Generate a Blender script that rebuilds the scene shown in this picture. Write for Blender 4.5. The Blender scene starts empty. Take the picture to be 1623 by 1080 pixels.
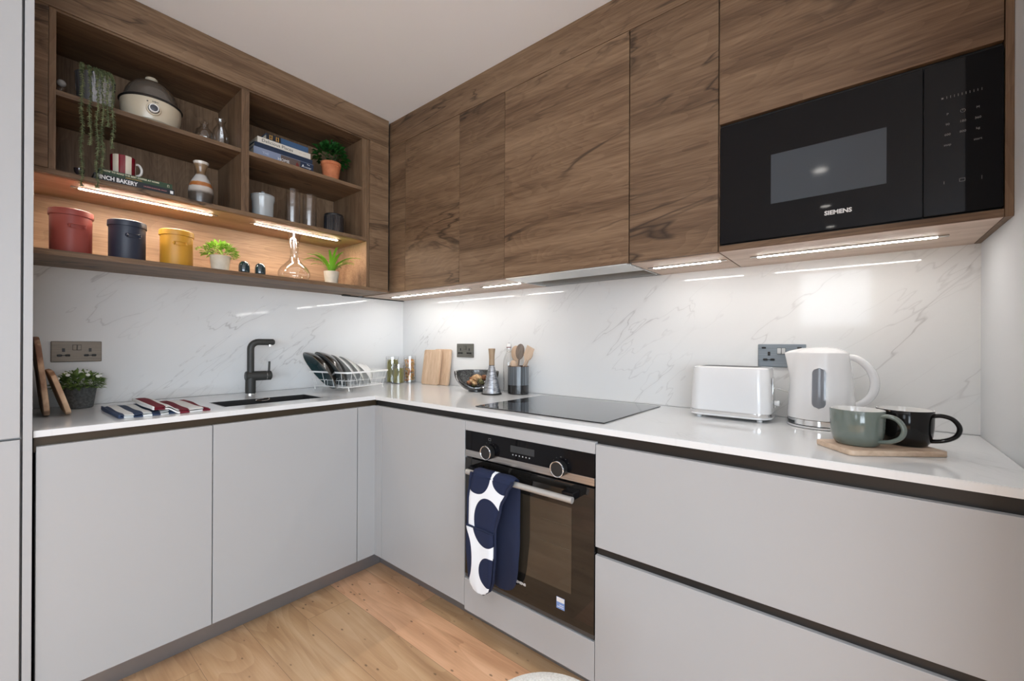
import bpy, bmesh, math, random
from mathutils import Vector, Matrix
random.seed(7)
S = bpy.context.scene
COL = S.collection
PI = math.pi

# ------------------------------------------------------------------ camera
cam_data = bpy.data.cameras.new('camera')
cam = bpy.data.objects.new('camera', cam_data)
COL.objects.link(cam)
cam_data.sensor_width = 36.0
cam_data.lens = 14.871
cam_data.shift_x = 0.0032
cam_data.shift_y = 0.00326
cam_data.clip_start = 0.02
_r = Vector((0.6379784, -0.77004125, 0.00447534))
_u = Vector((-0.00335482, 0.0030323, 0.99998978))
_w = Vector((0.770046948, 0.637986895, 0.000648806834))
cam.matrix_world = Matrix(((_r.x, _u.x, -_w.x, -1.8621), (_r.y, _u.y, -_w.y, -2.5331), (_r.z, _u.z, -_w.z, 1.186), (0, 0, 0, 1)))
S.camera = cam

# ------------------------------------------------------------------ world, exposure, window light
world = bpy.data.worlds.new('world'); S.world = world
world.use_nodes = True
world.node_tree.nodes['Background'].inputs[0].default_value = (0.75, 0.85, 1.0, 1)
world.node_tree.nodes['Background'].inputs[1].default_value = 0.9
S.view_settings.view_transform = 'Standard'
S.view_settings.look = 'None'
S.view_settings.exposure = 0.10
S.view_settings.gamma = 1.0
S.view_settings.use_curve_mapping = False

def area_light(name, loc, direction, sx, sy, watts, color):
    l = bpy.data.lights.new(name, 'AREA')
    l.shape = 'RECTANGLE'; l.size = sx; l.size_y = sy; l.energy = watts; l.color = color
    o = bpy.data.objects.new(name, l); COL.objects.link(o)
    o.location = loc
    o.rotation_euler = Vector(direction).to_track_quat('-Z', 'Y').to_euler()
    return o
# lamps at the unseen windows; both large ones added, tilted up to brighten the ceiling
area_light('window_light_stand_in', (-5.93, -4.85, 1.45), (1, 0.25, 0.6), 1.9, 1.9, 100, (0.78, 0.89, 1.0))  # added fill, kept clear of what the splashback mirrors
area_light('window_light_stand_in', (-5.93, -2.25, 1.89), (1, 0, 0.0), 0.80, 0.82, 7, (0.80, 0.90, 1.0))
area_light('window_light_stand_in', (-3.6, -5.93, 1.45), (0.2, 1, 0.6), 3.2, 1.9, 150, (0.78, 0.89, 1.0))  # added fill for the fronts of the sink run

# ------------------------------------------------------------------ materials
def lin(c):
    return tuple(((v/255.0)/12.92 if v/255.0 <= 0.04045 else ((v/255.0+0.055)/1.055)**2.4) for v in c) + (1.0,)
def newmat(name):
    m = bpy.data.materials.new(name); m.use_nodes = True
    return m, m.node_tree.nodes, m.node_tree.links, m.node_tree.nodes['Principled BSDF']
def plain(name, rgb, rough=0.5, metal=0.0, coat=0.0, spec=0.5, mottling=0.04, scale=30, linear=False):
    """solid colour with a slight procedural mottling"""
    m, N, L, P = newmat(name)
    c = rgb + (1,) if linear else lin(rgb)
    n = N.new('ShaderNodeTexNoise'); n.inputs['Scale'].default_value = scale
    tc = N.new('ShaderNodeTexCoord'); L.new(tc.outputs['Object'], n.inputs['Vector'])
    mx = N.new('ShaderNodeMix'); mx.data_type = 'RGBA'
    mx.inputs[6].default_value = tuple(v*(1-mottling) for v in c[:3]) + (1,)
    mx.inputs[7].default_value = tuple(min(1, v*(1+mottling)) for v in c[:3]) + (1,)
    L.new(n.outputs['Fac'], mx.inputs[0]); L.new(mx.outputs[2], P.inputs['Base Color'])
    P.inputs['Roughness'].default_value = rough
    P.inputs['Metallic'].default_value = metal
    P.inputs['Coat Weight'].default_value = coat
    P.inputs['Coat Roughness'].default_value = 0.05
    P.inputs['Specular IOR Level'].default_value = spec
    return m
def emit(name, rgb, strength):
    m, N, L, P = newmat(name)
    P.inputs['Base Color'].default_value = (0.8, 0.8, 0.8, 1)
    P.inputs['Emission Color'].default_value = rgb + (1,)
    P.inputs['Emission Strength'].default_value = strength
    return m
def math_node(N, L, op, a, b=None, c=None):
    n = N.new('ShaderNodeMath'); n.operation = op
    for i, v in enumerate((a, b, c)):
        if v is None: continue
        if isinstance(v, (int, float)): n.inputs[i].default_value = v
        else: L.new(v, n.inputs[i])
    return n.outputs[0]
def ramp(N, L, fac, stops):
    r = N.new('ShaderNodeValToRGB'); L.new(fac, r.inputs[0])
    while len(r.color_ramp.elements) < len(stops): r.color_ramp.elements.new(0.5)
    for e, (p, c) in zip(r.color_ramp.elements, stops):
        e.position = p; e.color = c if len(c) == 4 else tuple(c) + (1,)
    return r.outputs[0]
def wood(name, axis, stops, rough=0.5, along=1.1, across=9.0, crack=0.8, bump=0.15, spread=7.0, fine=150, mottling=0.16):
    """oak veneer: figure, fibres and dark cracks running along one axis"""
    m, N, L, P = newmat(name)
    tc = N.new('ShaderNodeTexCoord'); oi = N.new('ShaderNodeObjectInfo')
    off = N.new('ShaderNodeVectorMath'); off.operation = 'MULTIPLY_ADD'
    cmb = N.new('ShaderNodeCombineXYZ')
    for i in range(3): L.new(oi.outputs['Random'], cmb.inputs[i])
    off.inputs[1].default_value = (spread, spread*1.3, spread*0.7)
    L.new(cmb.outputs[0], off.inputs[0]); L.new(tc.outputs['Object'], off.inputs[2])
    def mapped(al, ac):
        mp = N.new('ShaderNodeMapping'); s = [ac, ac, ac]; s['xyz'.index(axis)] = al
        mp.inputs['Scale'].default_value = s; L.new(off.outputs[0], mp.inputs['Vector']); return mp.outputs[0]
    def noise(vec, scale, detail, dist, rgh=0.55):
        n = N.new('ShaderNodeTexNoise'); n.inputs['Scale'].default_value = scale; n.inputs['Detail'].default_value = detail
        n.inputs['Distortion'].default_value = dist; n.inputs['Roughness'].default_value = rgh; L.new(vec, n.inputs['Vector']); return n.outputs['Fac']
    fig = noise(mapped(along*.7, across*1.3), 1.0, 6, 0.35, 0.62)
    rings = noise(mapped(along*0.9, across*0.5), 1.0, 2, 0.3)
    saw = math_node(N, L, 'FRACT', math_node(N, L, 'MULTIPLY', rings, 26.0))
    fib = noise(mapped(6.0, fine), 1.0, 2, 0.3, 0.7)
    f = math_node(N, L, 'MULTIPLY_ADD', saw, 0.07, math_node(N, L, 'MULTIPLY_ADD', fib, 0.46, math_node(N, L, 'MULTIPLY', fig, 0.80)))
    f = math_node(N, L, 'SUBTRACT', f, 0.18)
    col = ramp(N, L, f, stops)
    # dark cracks: thin contour lines of a stretched noise, kept only where a second noise allows
    cn = noise(mapped(along*0.9, across*0.45), 1.0, 4, 0.7)
    d = math_node(N, L, 'ABSOLUTE', math_node(N, L, 'SUBTRACT', cn, 0.5))
    line = math_node(N, L, 'SUBTRACT', 1.0, math_node(N, L, 'SMOOTH_MIN', math_node(N, L, 'MULTIPLY', d, 60.0), 1.0, 0.1))
    mask = noise(mapped(along*1.6, across*0.4), 1.0, 1, 0.2)
    mk = math_node(N, L, 'MULTIPLY', math_node(N, L, 'MAXIMUM', math_node(N, L, 'SUBTRACT', mask, 0.45), 0.0), 7.0)
    mk = math_node(N, L, 'MINIMUM', mk, 1.0)
    cr = math_node(N, L, 'MULTIPLY', math_node(N, L, 'MAXIMUM', line, 0.0), math_node(N, L, 'MULTIPLY', mk, crack))
    # knots
    kn = N.new('ShaderNodeTexVoronoi'); kn.inputs['Scale'].default_value = 1.0
    L.new(mapped(2.4, 5.0), kn.inputs['Vector'])
    kd = math_node(N, L, 'MAXIMUM', math_node(N, L, 'SUBTRACT', 1.0, math_node(N, L, 'MULTIPLY', kn.outputs['Distance'], 14.0)), 0.0)
    cr = math_node(N, L, 'MINIMUM', math_node(N, L, 'MULTIPLY_ADD', kd, crack*0.9, cr), 1.0)
    mx = N.new('ShaderNodeMix'); mx.data_type = 'RGBA'; L.new(cr, mx.inputs[0]); L.new(col, mx.inputs[6])
    dk = stops[0][1]; mx.inputs[7].default_value = tuple(v*0.25 for v in dk[:3]) + (1,)
    hsv = N.new('ShaderNodeHueSaturation'); L.new(mx.outputs[2], hsv.inputs['Color'])
    L.new(math_node(N, L, 'MULTIPLY_ADD', oi.outputs['Random'], mottling, 1.0-mottling/2), hsv.inputs['Value'])
    L.new(hsv.outputs[0], P.inputs['Base Color'])
    P.inputs['Roughness'].default_value = rough
    P.inputs['Specular IOR Level'].default_value = 0.35
    b = N.new('ShaderNodeBump'); b.inputs['Strength'].default_value = bump; b.inputs['Distance'].default_value = 0.002
    L.new(fib, b.inputs['Height']); L.new(b.outputs[0], P.inputs['Normal'])
    return m
def marble(name, strength=0.75, flat=False, rough=0.05, base=(0.77, 0.77, 0.76, 1)):
    m, N, L, P = newmat(name)
    g = N.new('ShaderNodeNewGeometry'); sp = N.new('ShaderNodeSeparateXYZ'); L.new(g.outputs['Position'], sp.inputs[0])
    if flat: p, z = sp.outputs[0], sp.outputs[1]
    else:
        p = math_node(N, L, 'SUBTRACT', sp.outputs[0], sp.outputs[1]); z = sp.outputs[2]
    a = 0.72
    u = math_node(N, L, 'ADD', math_node(N, L, 'MULTIPLY', p, math.cos(a)), math_node(N, L, 'MULTIPLY', z, math.sin(a)))
    v = math_node(N, L, 'SUBTRACT', math_node(N, L, 'MULTIPLY', z, math.cos(a)), math_node(N, L, 'MULTIPLY', p, math.sin(a)))
    cmb = N.new('ShaderNodeCombineXYZ')
    L.new(math_node(N, L, 'MULTIPLY', u, 0.50), cmb.inputs[0]); L.new(math_node(N, L, 'MULTIPLY', v, 2.0), cmb.inputs[1])
    def vein(seed, scale, width, detail, dist):
        n = N.new('ShaderNodeTexNoise'); n.noise_dimensions = '3D'
        ad = N.new('ShaderNodeVectorMath'); ad.operation = 'ADD'; ad.inputs[1].default_value = (seed, seed*2.1, seed*0.7)
        L.new(cmb.outputs[0], ad.inputs[0]); L.new(ad.outputs[0], n.inputs['Vector'])
        n.inputs['Scale'].default_value = scale; n.inputs['Detail'].default_value = detail; n.inputs['Distortion'].default_value = dist
        n.inputs['Roughness'].default_value = 0.55
        d = math_node(N, L, 'ABSOLUTE', math_node(N, L, 'SUBTRACT', n.outputs['Fac'], 0.5))
        return math_node(N, L, 'MAXIMUM', math_node(N, L, 'SUBTRACT', 1.0, math_node(N, L, 'DIVIDE', d, width)), 0.0), ad
    v1, ad1 = vein(3.1, 1.3, 0.0042, 5, 0.15)
    v2, _ = vein(9.7, 1.5, 0.0038, 5, 0.2)
    halo, _ = vein(3.1, 1.3, 0.035, 5, 0.15)
    mk = N.new('ShaderNodeTexNoise'); mk.inputs['Scale'].default_value = 2.3; mk.inputs['Detail'].default_value = 3; L.new(ad1.outputs[0], mk.inputs['Vector'])
    mf = math_node(N, L, 'MINIMUM', math_node(N, L, 'MAXIMUM', math_node(N, L, 'MULTIPLY', math_node(N, L, 'SUBTRACT', mk.outputs['Fac'], 0.42), 4.0), 0.0), 1.0)
    t = math_node(N, L, 'ADD', math_node(N, L, 'MULTIPLY', v1, 0.60), math_node(N, L, 'ADD', math_node(N, L, 'MULTIPLY', v2, 0.42), math_node(N, L, 'MULTIPLY', halo, 0.08)))
    t = math_node(N, L, 'MINIMUM', math_node(N, L, 'MULTIPLY', math_node(N, L, 'MULTIPLY', t, mf), strength), 1.0)
    mx = N.new('ShaderNodeMix'); mx.data_type = 'RGBA'; L.new(t, mx.inputs[0])
    mx.inputs[6].default_value = base; mx.inputs[7].default_value = (0.30, 0.28, 0.27, 1)
    L.new(mx.outputs[2], P.inputs['Base Color']); P.inputs['Roughness'].default_value = rough
    return m
def floor_mat():
    m, N, L, P = newmat('oak_floor')
    g = N.new('ShaderNodeNewGeometry'); sp = N.new('ShaderNodeSeparateXYZ'); L.new(g.outputs['Position'], sp.inputs[0])
    W = 0.19
    px = math_node(N, L, 'DIVIDE', math_node(N, L, 'ADD', sp.outputs[0], 10.0+0.13), W)
    col = math_node(N, L, 'FLOOR', px)
    wn = N.new('ShaderNodeTexWhiteNoise'); wn.noise_dimensions = '1D'; L.new(col, wn.inputs['W'])
    ly = math_node(N, L, 'MULTIPLY_ADD', wn.outputs['Value'], 1.1, math_node(N, L, 'ADD', sp.outputs[1], 10.0))
    py = math_node(N, L, 'DIVIDE', ly, 1.1)
    row = math_node(N, L, 'FLOOR', py)
    c2 = N.new('ShaderNodeCombineXYZ'); L.new(col, c2.inputs[0]); L.new(row, c2.inputs[1])
    w2 = N.new('ShaderNodeTexWhiteNoise'); w2.noise_dimensions = '2D'; L.new(c2.outputs[0], w2.inputs['Vector'])
    rnd = w2.outputs['Value']
    cv = N.new('ShaderNodeCombineXYZ')
    L.new(math_node(N, L, 'ADD', sp.outputs[0], math_node(N, L, 'MULTIPLY', rnd, 13.0)), cv.inputs[0]); L.new(sp.outputs[1], cv.inputs[1]); L.new(math_node(N, L, 'MULTIPLY', rnd, 5.0), cv.inputs[2])
    def noise(sx, sy, detail, dist):
        mp = N.new('ShaderNodeMapping'); mp.inputs['Scale'].default_value = (sx, sy, 1); L.new(cv.outputs[0], mp.inputs['Vector'])
        n = N.new('ShaderNodeTexNoise'); n.inputs['Scale'].default_value = 1; n.inputs['Detail'].default_value = detail; n.inputs['Distortion'].default_value = dist
        L.new(mp.outputs[0], n.inputs['Vector']); return n.outputs['Fac']
    fig = noise(9, 1.6, 3, 1.0); fib = noise(160, 5, 2, 0.2)
    rings = math_node(N, L, 'FRACT', math_node(N, L, 'MULTIPLY', noise(5, 1.0, 1, 0.5), 11.0))
    f = math_node(N, L, 'ADD', math_node(N, L, 'MULTIPLY_ADD', fig, 0.9, -.15), math_node(N, L, 'MULTIPLY_ADD', fib, 0.2, math_node(N, L, 'MULTIPLY', rings, 0.12)))
    c = ramp(N, L, f, [(0.25, (0.44, 0.25, 0.12)), (0.5, (0.62, 0.385, 0.20)), (0.75, (0.74, 0.50, 0.29))])
    hs = N.new('ShaderNodeHueSaturation'); L.new(c, hs.inputs['Color'])
    L.new(math_node(N, L, 'MULTIPLY_ADD', rnd, 0.34, 0.84), hs.inputs['Value'])
    L.new(math_node(N, L, 'MULTIPLY_ADD', w2.outputs['Value'], -0.012, 0.499), hs.inputs['Hue'])
    # knots
    kn = N.new('ShaderNodeTexVoronoi'); mp = N.new('ShaderNodeMapping'); mp.inputs['Scale'].default_value = (5.2, 2.6, 1); L.new(cv.outputs[0], mp.inputs['Vector']); L.new(mp.outputs[0], kn.inputs['Vector'])
    kd = math_node(N, L, 'MINIMUM', math_node(N, L, 'MAXIMUM', math_node(N, L, 'MULTIPLY', math_node(N, L, 'SUBTRACT', 0.12, kn.outputs['Distance']), 13.0), 0.0), 0.75)
    # joints
    ex = math_node(N, L, 'FRACT', px); ey = math_node(N, L, 'FRACT', py)
    jx = math_node(N, L, 'LESS_THAN', math_node(N, L, 'MINIMUM', ex, math_node(N, L, 'SUBTRACT', 1.0, ex)), 0.005)
    jy = math_node(N, L, 'LESS_THAN', math_node(N, L, 'MINIMUM', ey, math_node(N, L, 'SUBTRACT', 1.0, ey)), 0.0009)
    j = math_node(N, L, 'MULTIPLY', math_node(N, L, 'MAXIMUM', jx, jy), 0.55)
    mx = N.new('ShaderNodeMix'); mx.data_type = 'RGBA'; L.new(math_node(N, L, 'MAXIMUM', j, kd), mx.inputs[0]); L.new(hs.outputs[0], mx.inputs[6]); mx.inputs[7].default_value = (0.12, 0.065, 0.03, 1)
    L.new(mx.outputs[2], P.inputs['Base Color']); P.inputs['Roughness'].default_value = 0.38
    return m
def thin_glass(name, tint=(1, 1, 1), edge=0.8, rough=0.02):
    """thin-walled clear glass: see-through face on, mirror-like at the edges"""
    m, N, L, P = newmat(name); N.remove(P)
    out = [n for n in N if n.type == 'OUTPUT_MATERIAL'][0]
    tr = N.new('ShaderNodeBsdfTransparent'); tr.inputs[0].default_value = tint + (1,)
    gl = N.new('ShaderNodeBsdfGlossy'); gl.inputs['Roughness'].default_value = rough
    lw = N.new('ShaderNodeLayerWeight'); lw.inputs['Blend'].default_value = 0.35
    f = math_node(N, L, 'MULTIPLY_ADD', math_node(N, L, 'POWER', lw.outputs['Facing'], 2.0), edge, 0.07)
    mx = N.new('ShaderNodeMixShader'); L.new(f, mx.inputs[0]); L.new(tr.outputs[0], mx.inputs[1]); L.new(gl.outputs[0], mx.inputs[2])
    L.new(mx.outputs[0], out.inputs['Surface'])
    return m
def stripes(name, axis, c1, c2, freq, duty=0.5, phase=0.0, rough=0.8, bumpy=True):
    m, N, L, P = newmat(name)
    tc = N.new('ShaderNodeTexCoord'); sp = N.new('ShaderNodeSeparateXYZ'); L.new(tc.outputs['Object'], sp.inputs[0])
    f = math_node(N, L, 'FRACT', math_node(N, L, 'MULTIPLY_ADD', sp.outputs['xyz'.index(axis)], freq, phase))
    s = math_node(N, L, 'LESS_THAN', f, duty)
    mx = N.new('ShaderNodeMix'); mx.data_type = 'RGBA'; L.new(s, mx.inputs[0]); mx.inputs[6].default_value = lin(c2); mx.inputs[7].default_value = lin(c1)
    L.new(mx.outputs[2], P.inputs['Base Color']); P.inputs['Roughness'].default_value = rough
    if bumpy:
        n = N.new('ShaderNodeTexNoise'); n.inputs['Scale'].default_value = 400; L.new(tc.outputs['Object'], n.inputs['Vector'])
        b = N.new('ShaderNodeBump'); b.inputs['Strength'].default_value = 0.3; b.inputs['Distance'].default_value = 0.001; L.new(n.outputs['Fac'], b.inputs['Height']); L.new(b.outputs[0], P.inputs['Normal'])
    return m
def mottled(name, c1, c2, scale, rough=0.5, contrast=3.0, bump=0.0, coat=0.0, stretch=(1, 1, 1), metal=0.0):
    m, N, L, P = newmat(name)
    tc = N.new('ShaderNodeTexCoord'); mp = N.new('ShaderNodeMapping'); mp.inputs['Scale'].default_value = stretch
    L.new(tc.outputs['Object'], mp.inputs['Vector'])
    n = N.new('ShaderNodeTexNoise'); n.inputs['Scale'].default_value = scale; n.inputs['Detail'].default_value = 4; L.new(mp.outputs[0], n.inputs['Vector'])
    f = math_node(N, L, 'MULTIPLY_ADD', math_node(N, L, 'SUBTRACT', n.outputs['Fac'], 0.5), contrast, 0.5)
    mx = N.new('ShaderNodeMix'); mx.data_type = 'RGBA'; mx.clamp_factor = True; L.new(f, mx.inputs[0]); mx.inputs[6].default_value = lin(c1); mx.inputs[7].default_value = lin(c2)
    L.new(mx.outputs[2], P.inputs['Base Color']); P.inputs['Roughness'].default_value = rough; P.inputs['Coat Weight'].default_value = coat; P.inputs['Metallic'].default_value = metal
    if bump:
        b = N.new('ShaderNodeBump'); b.inputs['Strength'].default_value = bump; b.inputs['Distance'].default_value = 0.003; L.new(n.outputs['Fac'], b.inputs['Height']); L.new(b.outputs[0], P.inputs['Normal'])
    return m
def bands_z(name, stops, rough=0.3, top=0.2, coat=0.4, mottling=0.0):
    """glaze bands by height in the object's own space"""
    m, N, L, P = newmat(name)
    tc = N.new('ShaderNodeTexCoord'); sp = N.new('ShaderNodeSeparateXYZ'); L.new(tc.outputs['Object'], sp.inputs[0])
    f = math_node(N, L, 'DIVIDE', sp.outputs[2], top)
    if mottling:
        n = N.new('ShaderNodeTexNoise'); n.inputs['Scale'].default_value = 60; L.new(tc.outputs['Object'], n.inputs['Vector'])
        f = math_node(N, L, 'ADD', f, math_node(N, L, 'MULTIPLY', math_node(N, L, 'SUBTRACT', n.outputs['Fac'], 0.5), mottling))
    c = ramp(N, L, f, stops)
    L.new(c, P.inputs['Base Color']); P.inputs['Roughness'].default_value = rough; P.inputs['Coat Weight'].default_value = coat
    return m
OAK = [(0.28, (0.080, 0.045, 0.024)), (0.46, (0.152, 0.092, 0.052)), (0.60, (0.208, 0.132, 0.077)), (0.78, (0.275, 0.182, 0.112))]
M = {}
M['oak_y'] = wood('brown_oak_along_hob_wall', 'y', OAK)
M['oak_x'] = wood('brown_oak_along_sink_wall', 'x', OAK)
M['oak_z'] = wood('brown_oak_upright', 'z', OAK, crack=0.2)
M['oak_under'] = wood('underside_oak_lit_tone', 'y', [(0.3, (0.42, 0.31, 0.24)), (0.5, (0.56, 0.44, 0.36)), (0.75, (0.66, 0.54, 0.45))], crack=0.1)  # brown oak lightened; the strip lights' brightness is put into its colour
M['front'] = plain('matt_grey_lacquer', (0.402, 0.406, 0.409), 0.38, mottling=0.01, scale=4, linear=True)
M['carcass'] = plain('grey_carcass', (0.30, 0.30, 0.30), 0.5, linear=True)
M['bronze'] = plain('dark_bronze_channel', (0.050, 0.034, 0.018), 0.4, metal=0.2, linear=True)
M['plinth'] = plain('brushed_grey_plinth', (0.30, 0.30, 0.31), 0.3, metal=0.7, linear=True)
M['marble'] = marble('veined_white_quartz', 0.75)
M['worktop'] = marble('white_quartz_worktop', 0.25, True, 0.10, (0.73, 0.74, 0.74, 1))
M['wall'] = plain('white_wall_paint', (0.66, 0.67, 0.68), 0.8, mottling=0.01, scale=3, linear=True)
M['dim_wall'] = plain('unseen_dim_wall', (0.30, 0.30, 0.30), 0.8, linear=True)  # unseen walls made dark so black glass and glaze mirror less brightness
M['ceiling'] = plain('white_ceiling_paint', (0.86, 0.90, 0.95), 0.9, mottling=0.01, scale=3, linear=True)
M['floor'] = floor_mat()
M['black_glass'] = plain('black_glass', (0.005, 0.005, 0.006), 0.03, spec=.16, linear=True)
M['channel_dark'] = plain('dark_channel', (0.022, 0.020, 0.018), 0.35, metal=0.3, linear=True)
M['hob_glass'] = plain('hob_black_glass', (0.008, 0.008, 0.009), 0.035, coat=0.6, linear=True)
M['black'] = plain('black_plastic', (0.012, 0.012, 0.012), 0.4, linear=True)
M['steel'] = mottled('brushed_steel', (165, 163, 160), (200, 198, 195), 8, 0.25, stretch=(1, 1, 60), metal=1.0)
M['chrome'] = plain('chrome', (0.8, 0.8, 0.8), 0.06, metal=1.0, linear=True)
M['led'] = emit('led_white', (1.0, 0.975, 0.94), 50.0)
M['led_warm'] = emit('led_warm_white', (1.0, 0.86, 0.70), 190.0)
M['down'] = emit('downlight_glow', (1.0, 0.95, 0.88), 25.0)
M['white_plastic'] = plain('white_plastic', (0.78, 0.78, 0.78), 0.18, coat=0.4, mottling=0.01, linear=True)
M['white_print'] = plain('white_print', (0.75, 0.75, 0.75), 0.5, linear=True)
M['grey_print'] = plain('grey_print', (0.22, 0.22, 0.22), 0.5, linear=True)
M['glass'] = thin_glass('clear_glass')

# ------------------------------------------------------------------ mesh helpers
class MB:
    def __init__(s): s.bm = bmesh.new(); s.mi = 0
    def _merge(s, t, mat=None, flat=False):
        t.normal_update()
        for f in t.faces: f.material_index = s.mi; f.smooth = not (flat and max(abs(f.normal.x), abs(f.normal.y), abs(f.normal.z)) > .9995)
        if mat is not None: t.transform(mat)
        me = bpy.data.meshes.new('tmp'); t.to_mesh(me); t.free(); s.bm.from_mesh(me); bpy.data.meshes.remove(me)
        return s
    def box(s, x0, x1, y0, y1, z0, z1, bev=0.0, seg=2, mat=None):
        t = bmesh.new(); bmesh.ops.create_cube(t, size=1)
        t.transform(Matrix.Translation(((x0+x1)/2, (y0+y1)/2, (z0+z1)/2)) @ Matrix.Diagonal((abs(x1-x0), abs(y1-y0), abs(z1-z0), 1)))
        if bev: bmesh.ops.bevel(t, geom=t.edges[:], offset=bev, segments=seg, affect='EDGES', profile=0.5)
        return s._merge(t, mat, True)
    def prism(s, poly, z0, z1, bev=0.0, seg=2, mat=None):
        t = bmesh.new()
        vs = [t.verts.new((x, y, z0)) for x, y in poly]
        f = t.faces.new(vs); r = bmesh.ops.extrude_face_region(t, geom=[f])
        for g in r['geom']:
            if isinstance(g, bmesh.types.BMVert): g.co.z = z1
        bmesh.ops.recalc_face_normals(t, faces=t.faces[:])
        if bev: bmesh.ops.bevel(t, geom=[e for e in t.edges if abs(e.verts[0].co.z-e.verts[1].co.z) < 1e-7], offset=bev, segments=seg, affect='EDGES', profile=0.5)
        return s._merge(t, mat, True)
    def lathe(s, prof, seg=40, c=(0, 0, 0), mat=None, closed=False):
        t = bmesh.new(); rings = []
        for r, z in prof:
            if r < 1e-6: rings.append([t.verts.new((0, 0, z))])
            else: rings.append([t.verts.new((r*math.cos(2*PI*i/seg), r*math.sin(2*PI*i/seg), z)) for i in range(seg)])
        pairs = list(zip(rings, rings[1:])) + ([(rings[-1], rings[0])] if closed else [])
        for a, b in pairs:
            for i in range(seg):
                j = (i+1) % seg
                if len(a) == 1 and len(b) == 1: continue
                if len(a) == 1: t.faces.new((a[0], b[j], b[i]))
                elif len(b) == 1: t.faces.new((a[i], a[j], b[0]))
                else: t.faces.new((a[i], a[j], b[j], b[i]))
        bmesh.ops.recalc_face_normals(t, faces=t.faces[:])
        t.transform(Matrix.Translation(c))
        return s._merge(t, mat)
    def tube(s, pts, r, seg=10, closed=False, mat=None, caps=True):
        pts = [Vector(p) for p in pts]; n = len(pts); rr = r if isinstance(r, (list, tuple)) else [r]*n
        t = bmesh.new(); rings = []
        prev = None
        for i, p in enumerate(pts):
            if closed: d = (pts[(i+1) % n]-pts[i-1]).normalized()
            else: d = (pts[min(i+1, n-1)]-pts[max(i-1, 0)]).normalized()
            if prev is None:
                a = d.orthogonal().normalized()
            else:
                a = (prev - d*prev.dot(d)).normalized()
            prev = a; b = d.cross(a)
            rings.append([t.verts.new(p + (a*math.cos(2*PI*k/seg)+b*math.sin(2*PI*k/seg))*rr[i]) for k in range(seg)])
        rng = range(n) if closed else range(n-1)
        for i in rng:
            A, B = rings[i], rings[(i+1) % n]
            for k in range(seg):
                l = (k+1) % seg; t.faces.new((A[k], A[l], B[l], B[k]))
        if not closed and caps: t.faces.new(rings[0][::-1]); t.faces.new(rings[-1])
        bmesh.ops.recalc_face_normals(t, faces=t.faces[:])
        return s._merge(t, mat)
    def cyl(s, c, r, h, axis='z', seg=32, bev=0.0, r2=None):
        r2 = r if r2 is None else r2
        prof = [(0, 0), (r-bev, 0)] + ([(r, bev), (r2, h-bev)] if bev else [(r2, h)]) + [(r2-bev, h), (0, h)]
        m = Matrix.Translation(c)
        if axis == 'x': m = m @ Matrix.Rotation(PI/2, 4, 'Y')
        if axis == 'y': m = m @ Matrix.Rotation(-PI/2, 4, 'X')
        return s.lathe(prof, seg, mat=m)
    def sphere(s, c, r, sc=(1, 1, 1), seg=16, mat=None):
        t = bmesh.new(); bmesh.ops.create_uvsphere(t, u_segments=seg, v_segments=max(6, seg//2), radius=r)
        t.transform(Matrix.Translation(c) @ (mat or Matrix.Identity(4)) @ Matrix.Diagonal((sc[0], sc[1], sc[2], 1)))
        return s._merge(t)
    def quad(s, a, b, c, d):
        vs = [s.bm.verts.new(v) for v in (a, b, c, d)]; f = s.bm.faces.new(vs); f.material_index = s.mi; f.smooth = True; return s
    def tri(s, a, b, c):
        vs = [s.bm.verts.new(v) for v in (a, b, c)]; f = s.bm.faces.new(vs); f.material_index = s.mi; return s
    def grid(s, rows, mat=None, closed_u=False):
        """rows of points -> quads"""
        t = bmesh.new(); V = [[t.verts.new(p) for p in row] for row in rows]
        for A, B in zip(V, V[1:]):
            n = len(A)
            for i in range(n if closed_u else n-1):
                j = (i+1) % n; t.faces.new((A[i], A[j], B[j], B[i]))
        return s._merge(t, mat)
    def build(s, name, mats, parent=None, world=False, sharp=0.6):
        if parent is not None and world:
            L0 = parent
            off = Vector((0, 0, 0)); q = parent
            while q is not None: off += q.location; q = q.parent
            s.bm.transform(Matrix.Translation(-off))
        me = bpy.data.meshes.new(name); s.bm.to_mesh(me); s.bm.free()
        for m in (mats if isinstance(mats, (list, tuple)) else [mats]): me.materials.append(M[m] if isinstance(m, str) else m)
        fl_ = [not p.use_smooth for p in me.polygons]; me.set_sharp_from_angle(angle=sharp)
        for p, q in zip(me.polygons, fl_):
            if q: p.use_smooth = False
        o = bpy.data.objects.new(name, me); COL.objects.link(o)
        if parent is not None: o.parent = parent
        return o
def tag(o, label=None, cat=None, group=None, kind=None):
    if label: o['label'] = label
    if cat: o['category'] = cat
    if group: o['group'] = group
    if kind: o['kind'] = kind
    return o
def thing(name, label, cat, loc=(0, 0, 0), rotz=0.0, group=None, rot=None):
    o = bpy.data.objects.new(name, None); COL.objects.link(o); o.empty_display_size = 0.05
    o.location = loc; o.rotation_euler = rot if rot is not None else (0, 0, rotz)
    return tag(o, label, cat, group)
def struct(name, mb, mat, label=None):
    o = mb.build(name, mat); return tag(o, label, None, None, 'structure')
def single(name, label, cat, mb, mat, loc, rotz=0.0, group=None, rot=None):
    o = mb.build(name, mat); o.location = loc; o.rotation_euler = rot if rot is not None else (0, 0, rotz)
    return tag(o, label, cat, group)
def dup(root, loc, label, group=None, rot=None):
    r = root.copy(); COL.objects.link(r); r.location = loc; r['label'] = label
    if group: r['group'] = group
    if rot is not None: r.rotation_euler = rot
    for ch in list(root.children):
        c = ch.copy(); COL.objects.link(c); c.parent = r
        for g in ch.children:
            d = g.copy(); COL.objects.link(d); d.parent = c
    return r
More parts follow.
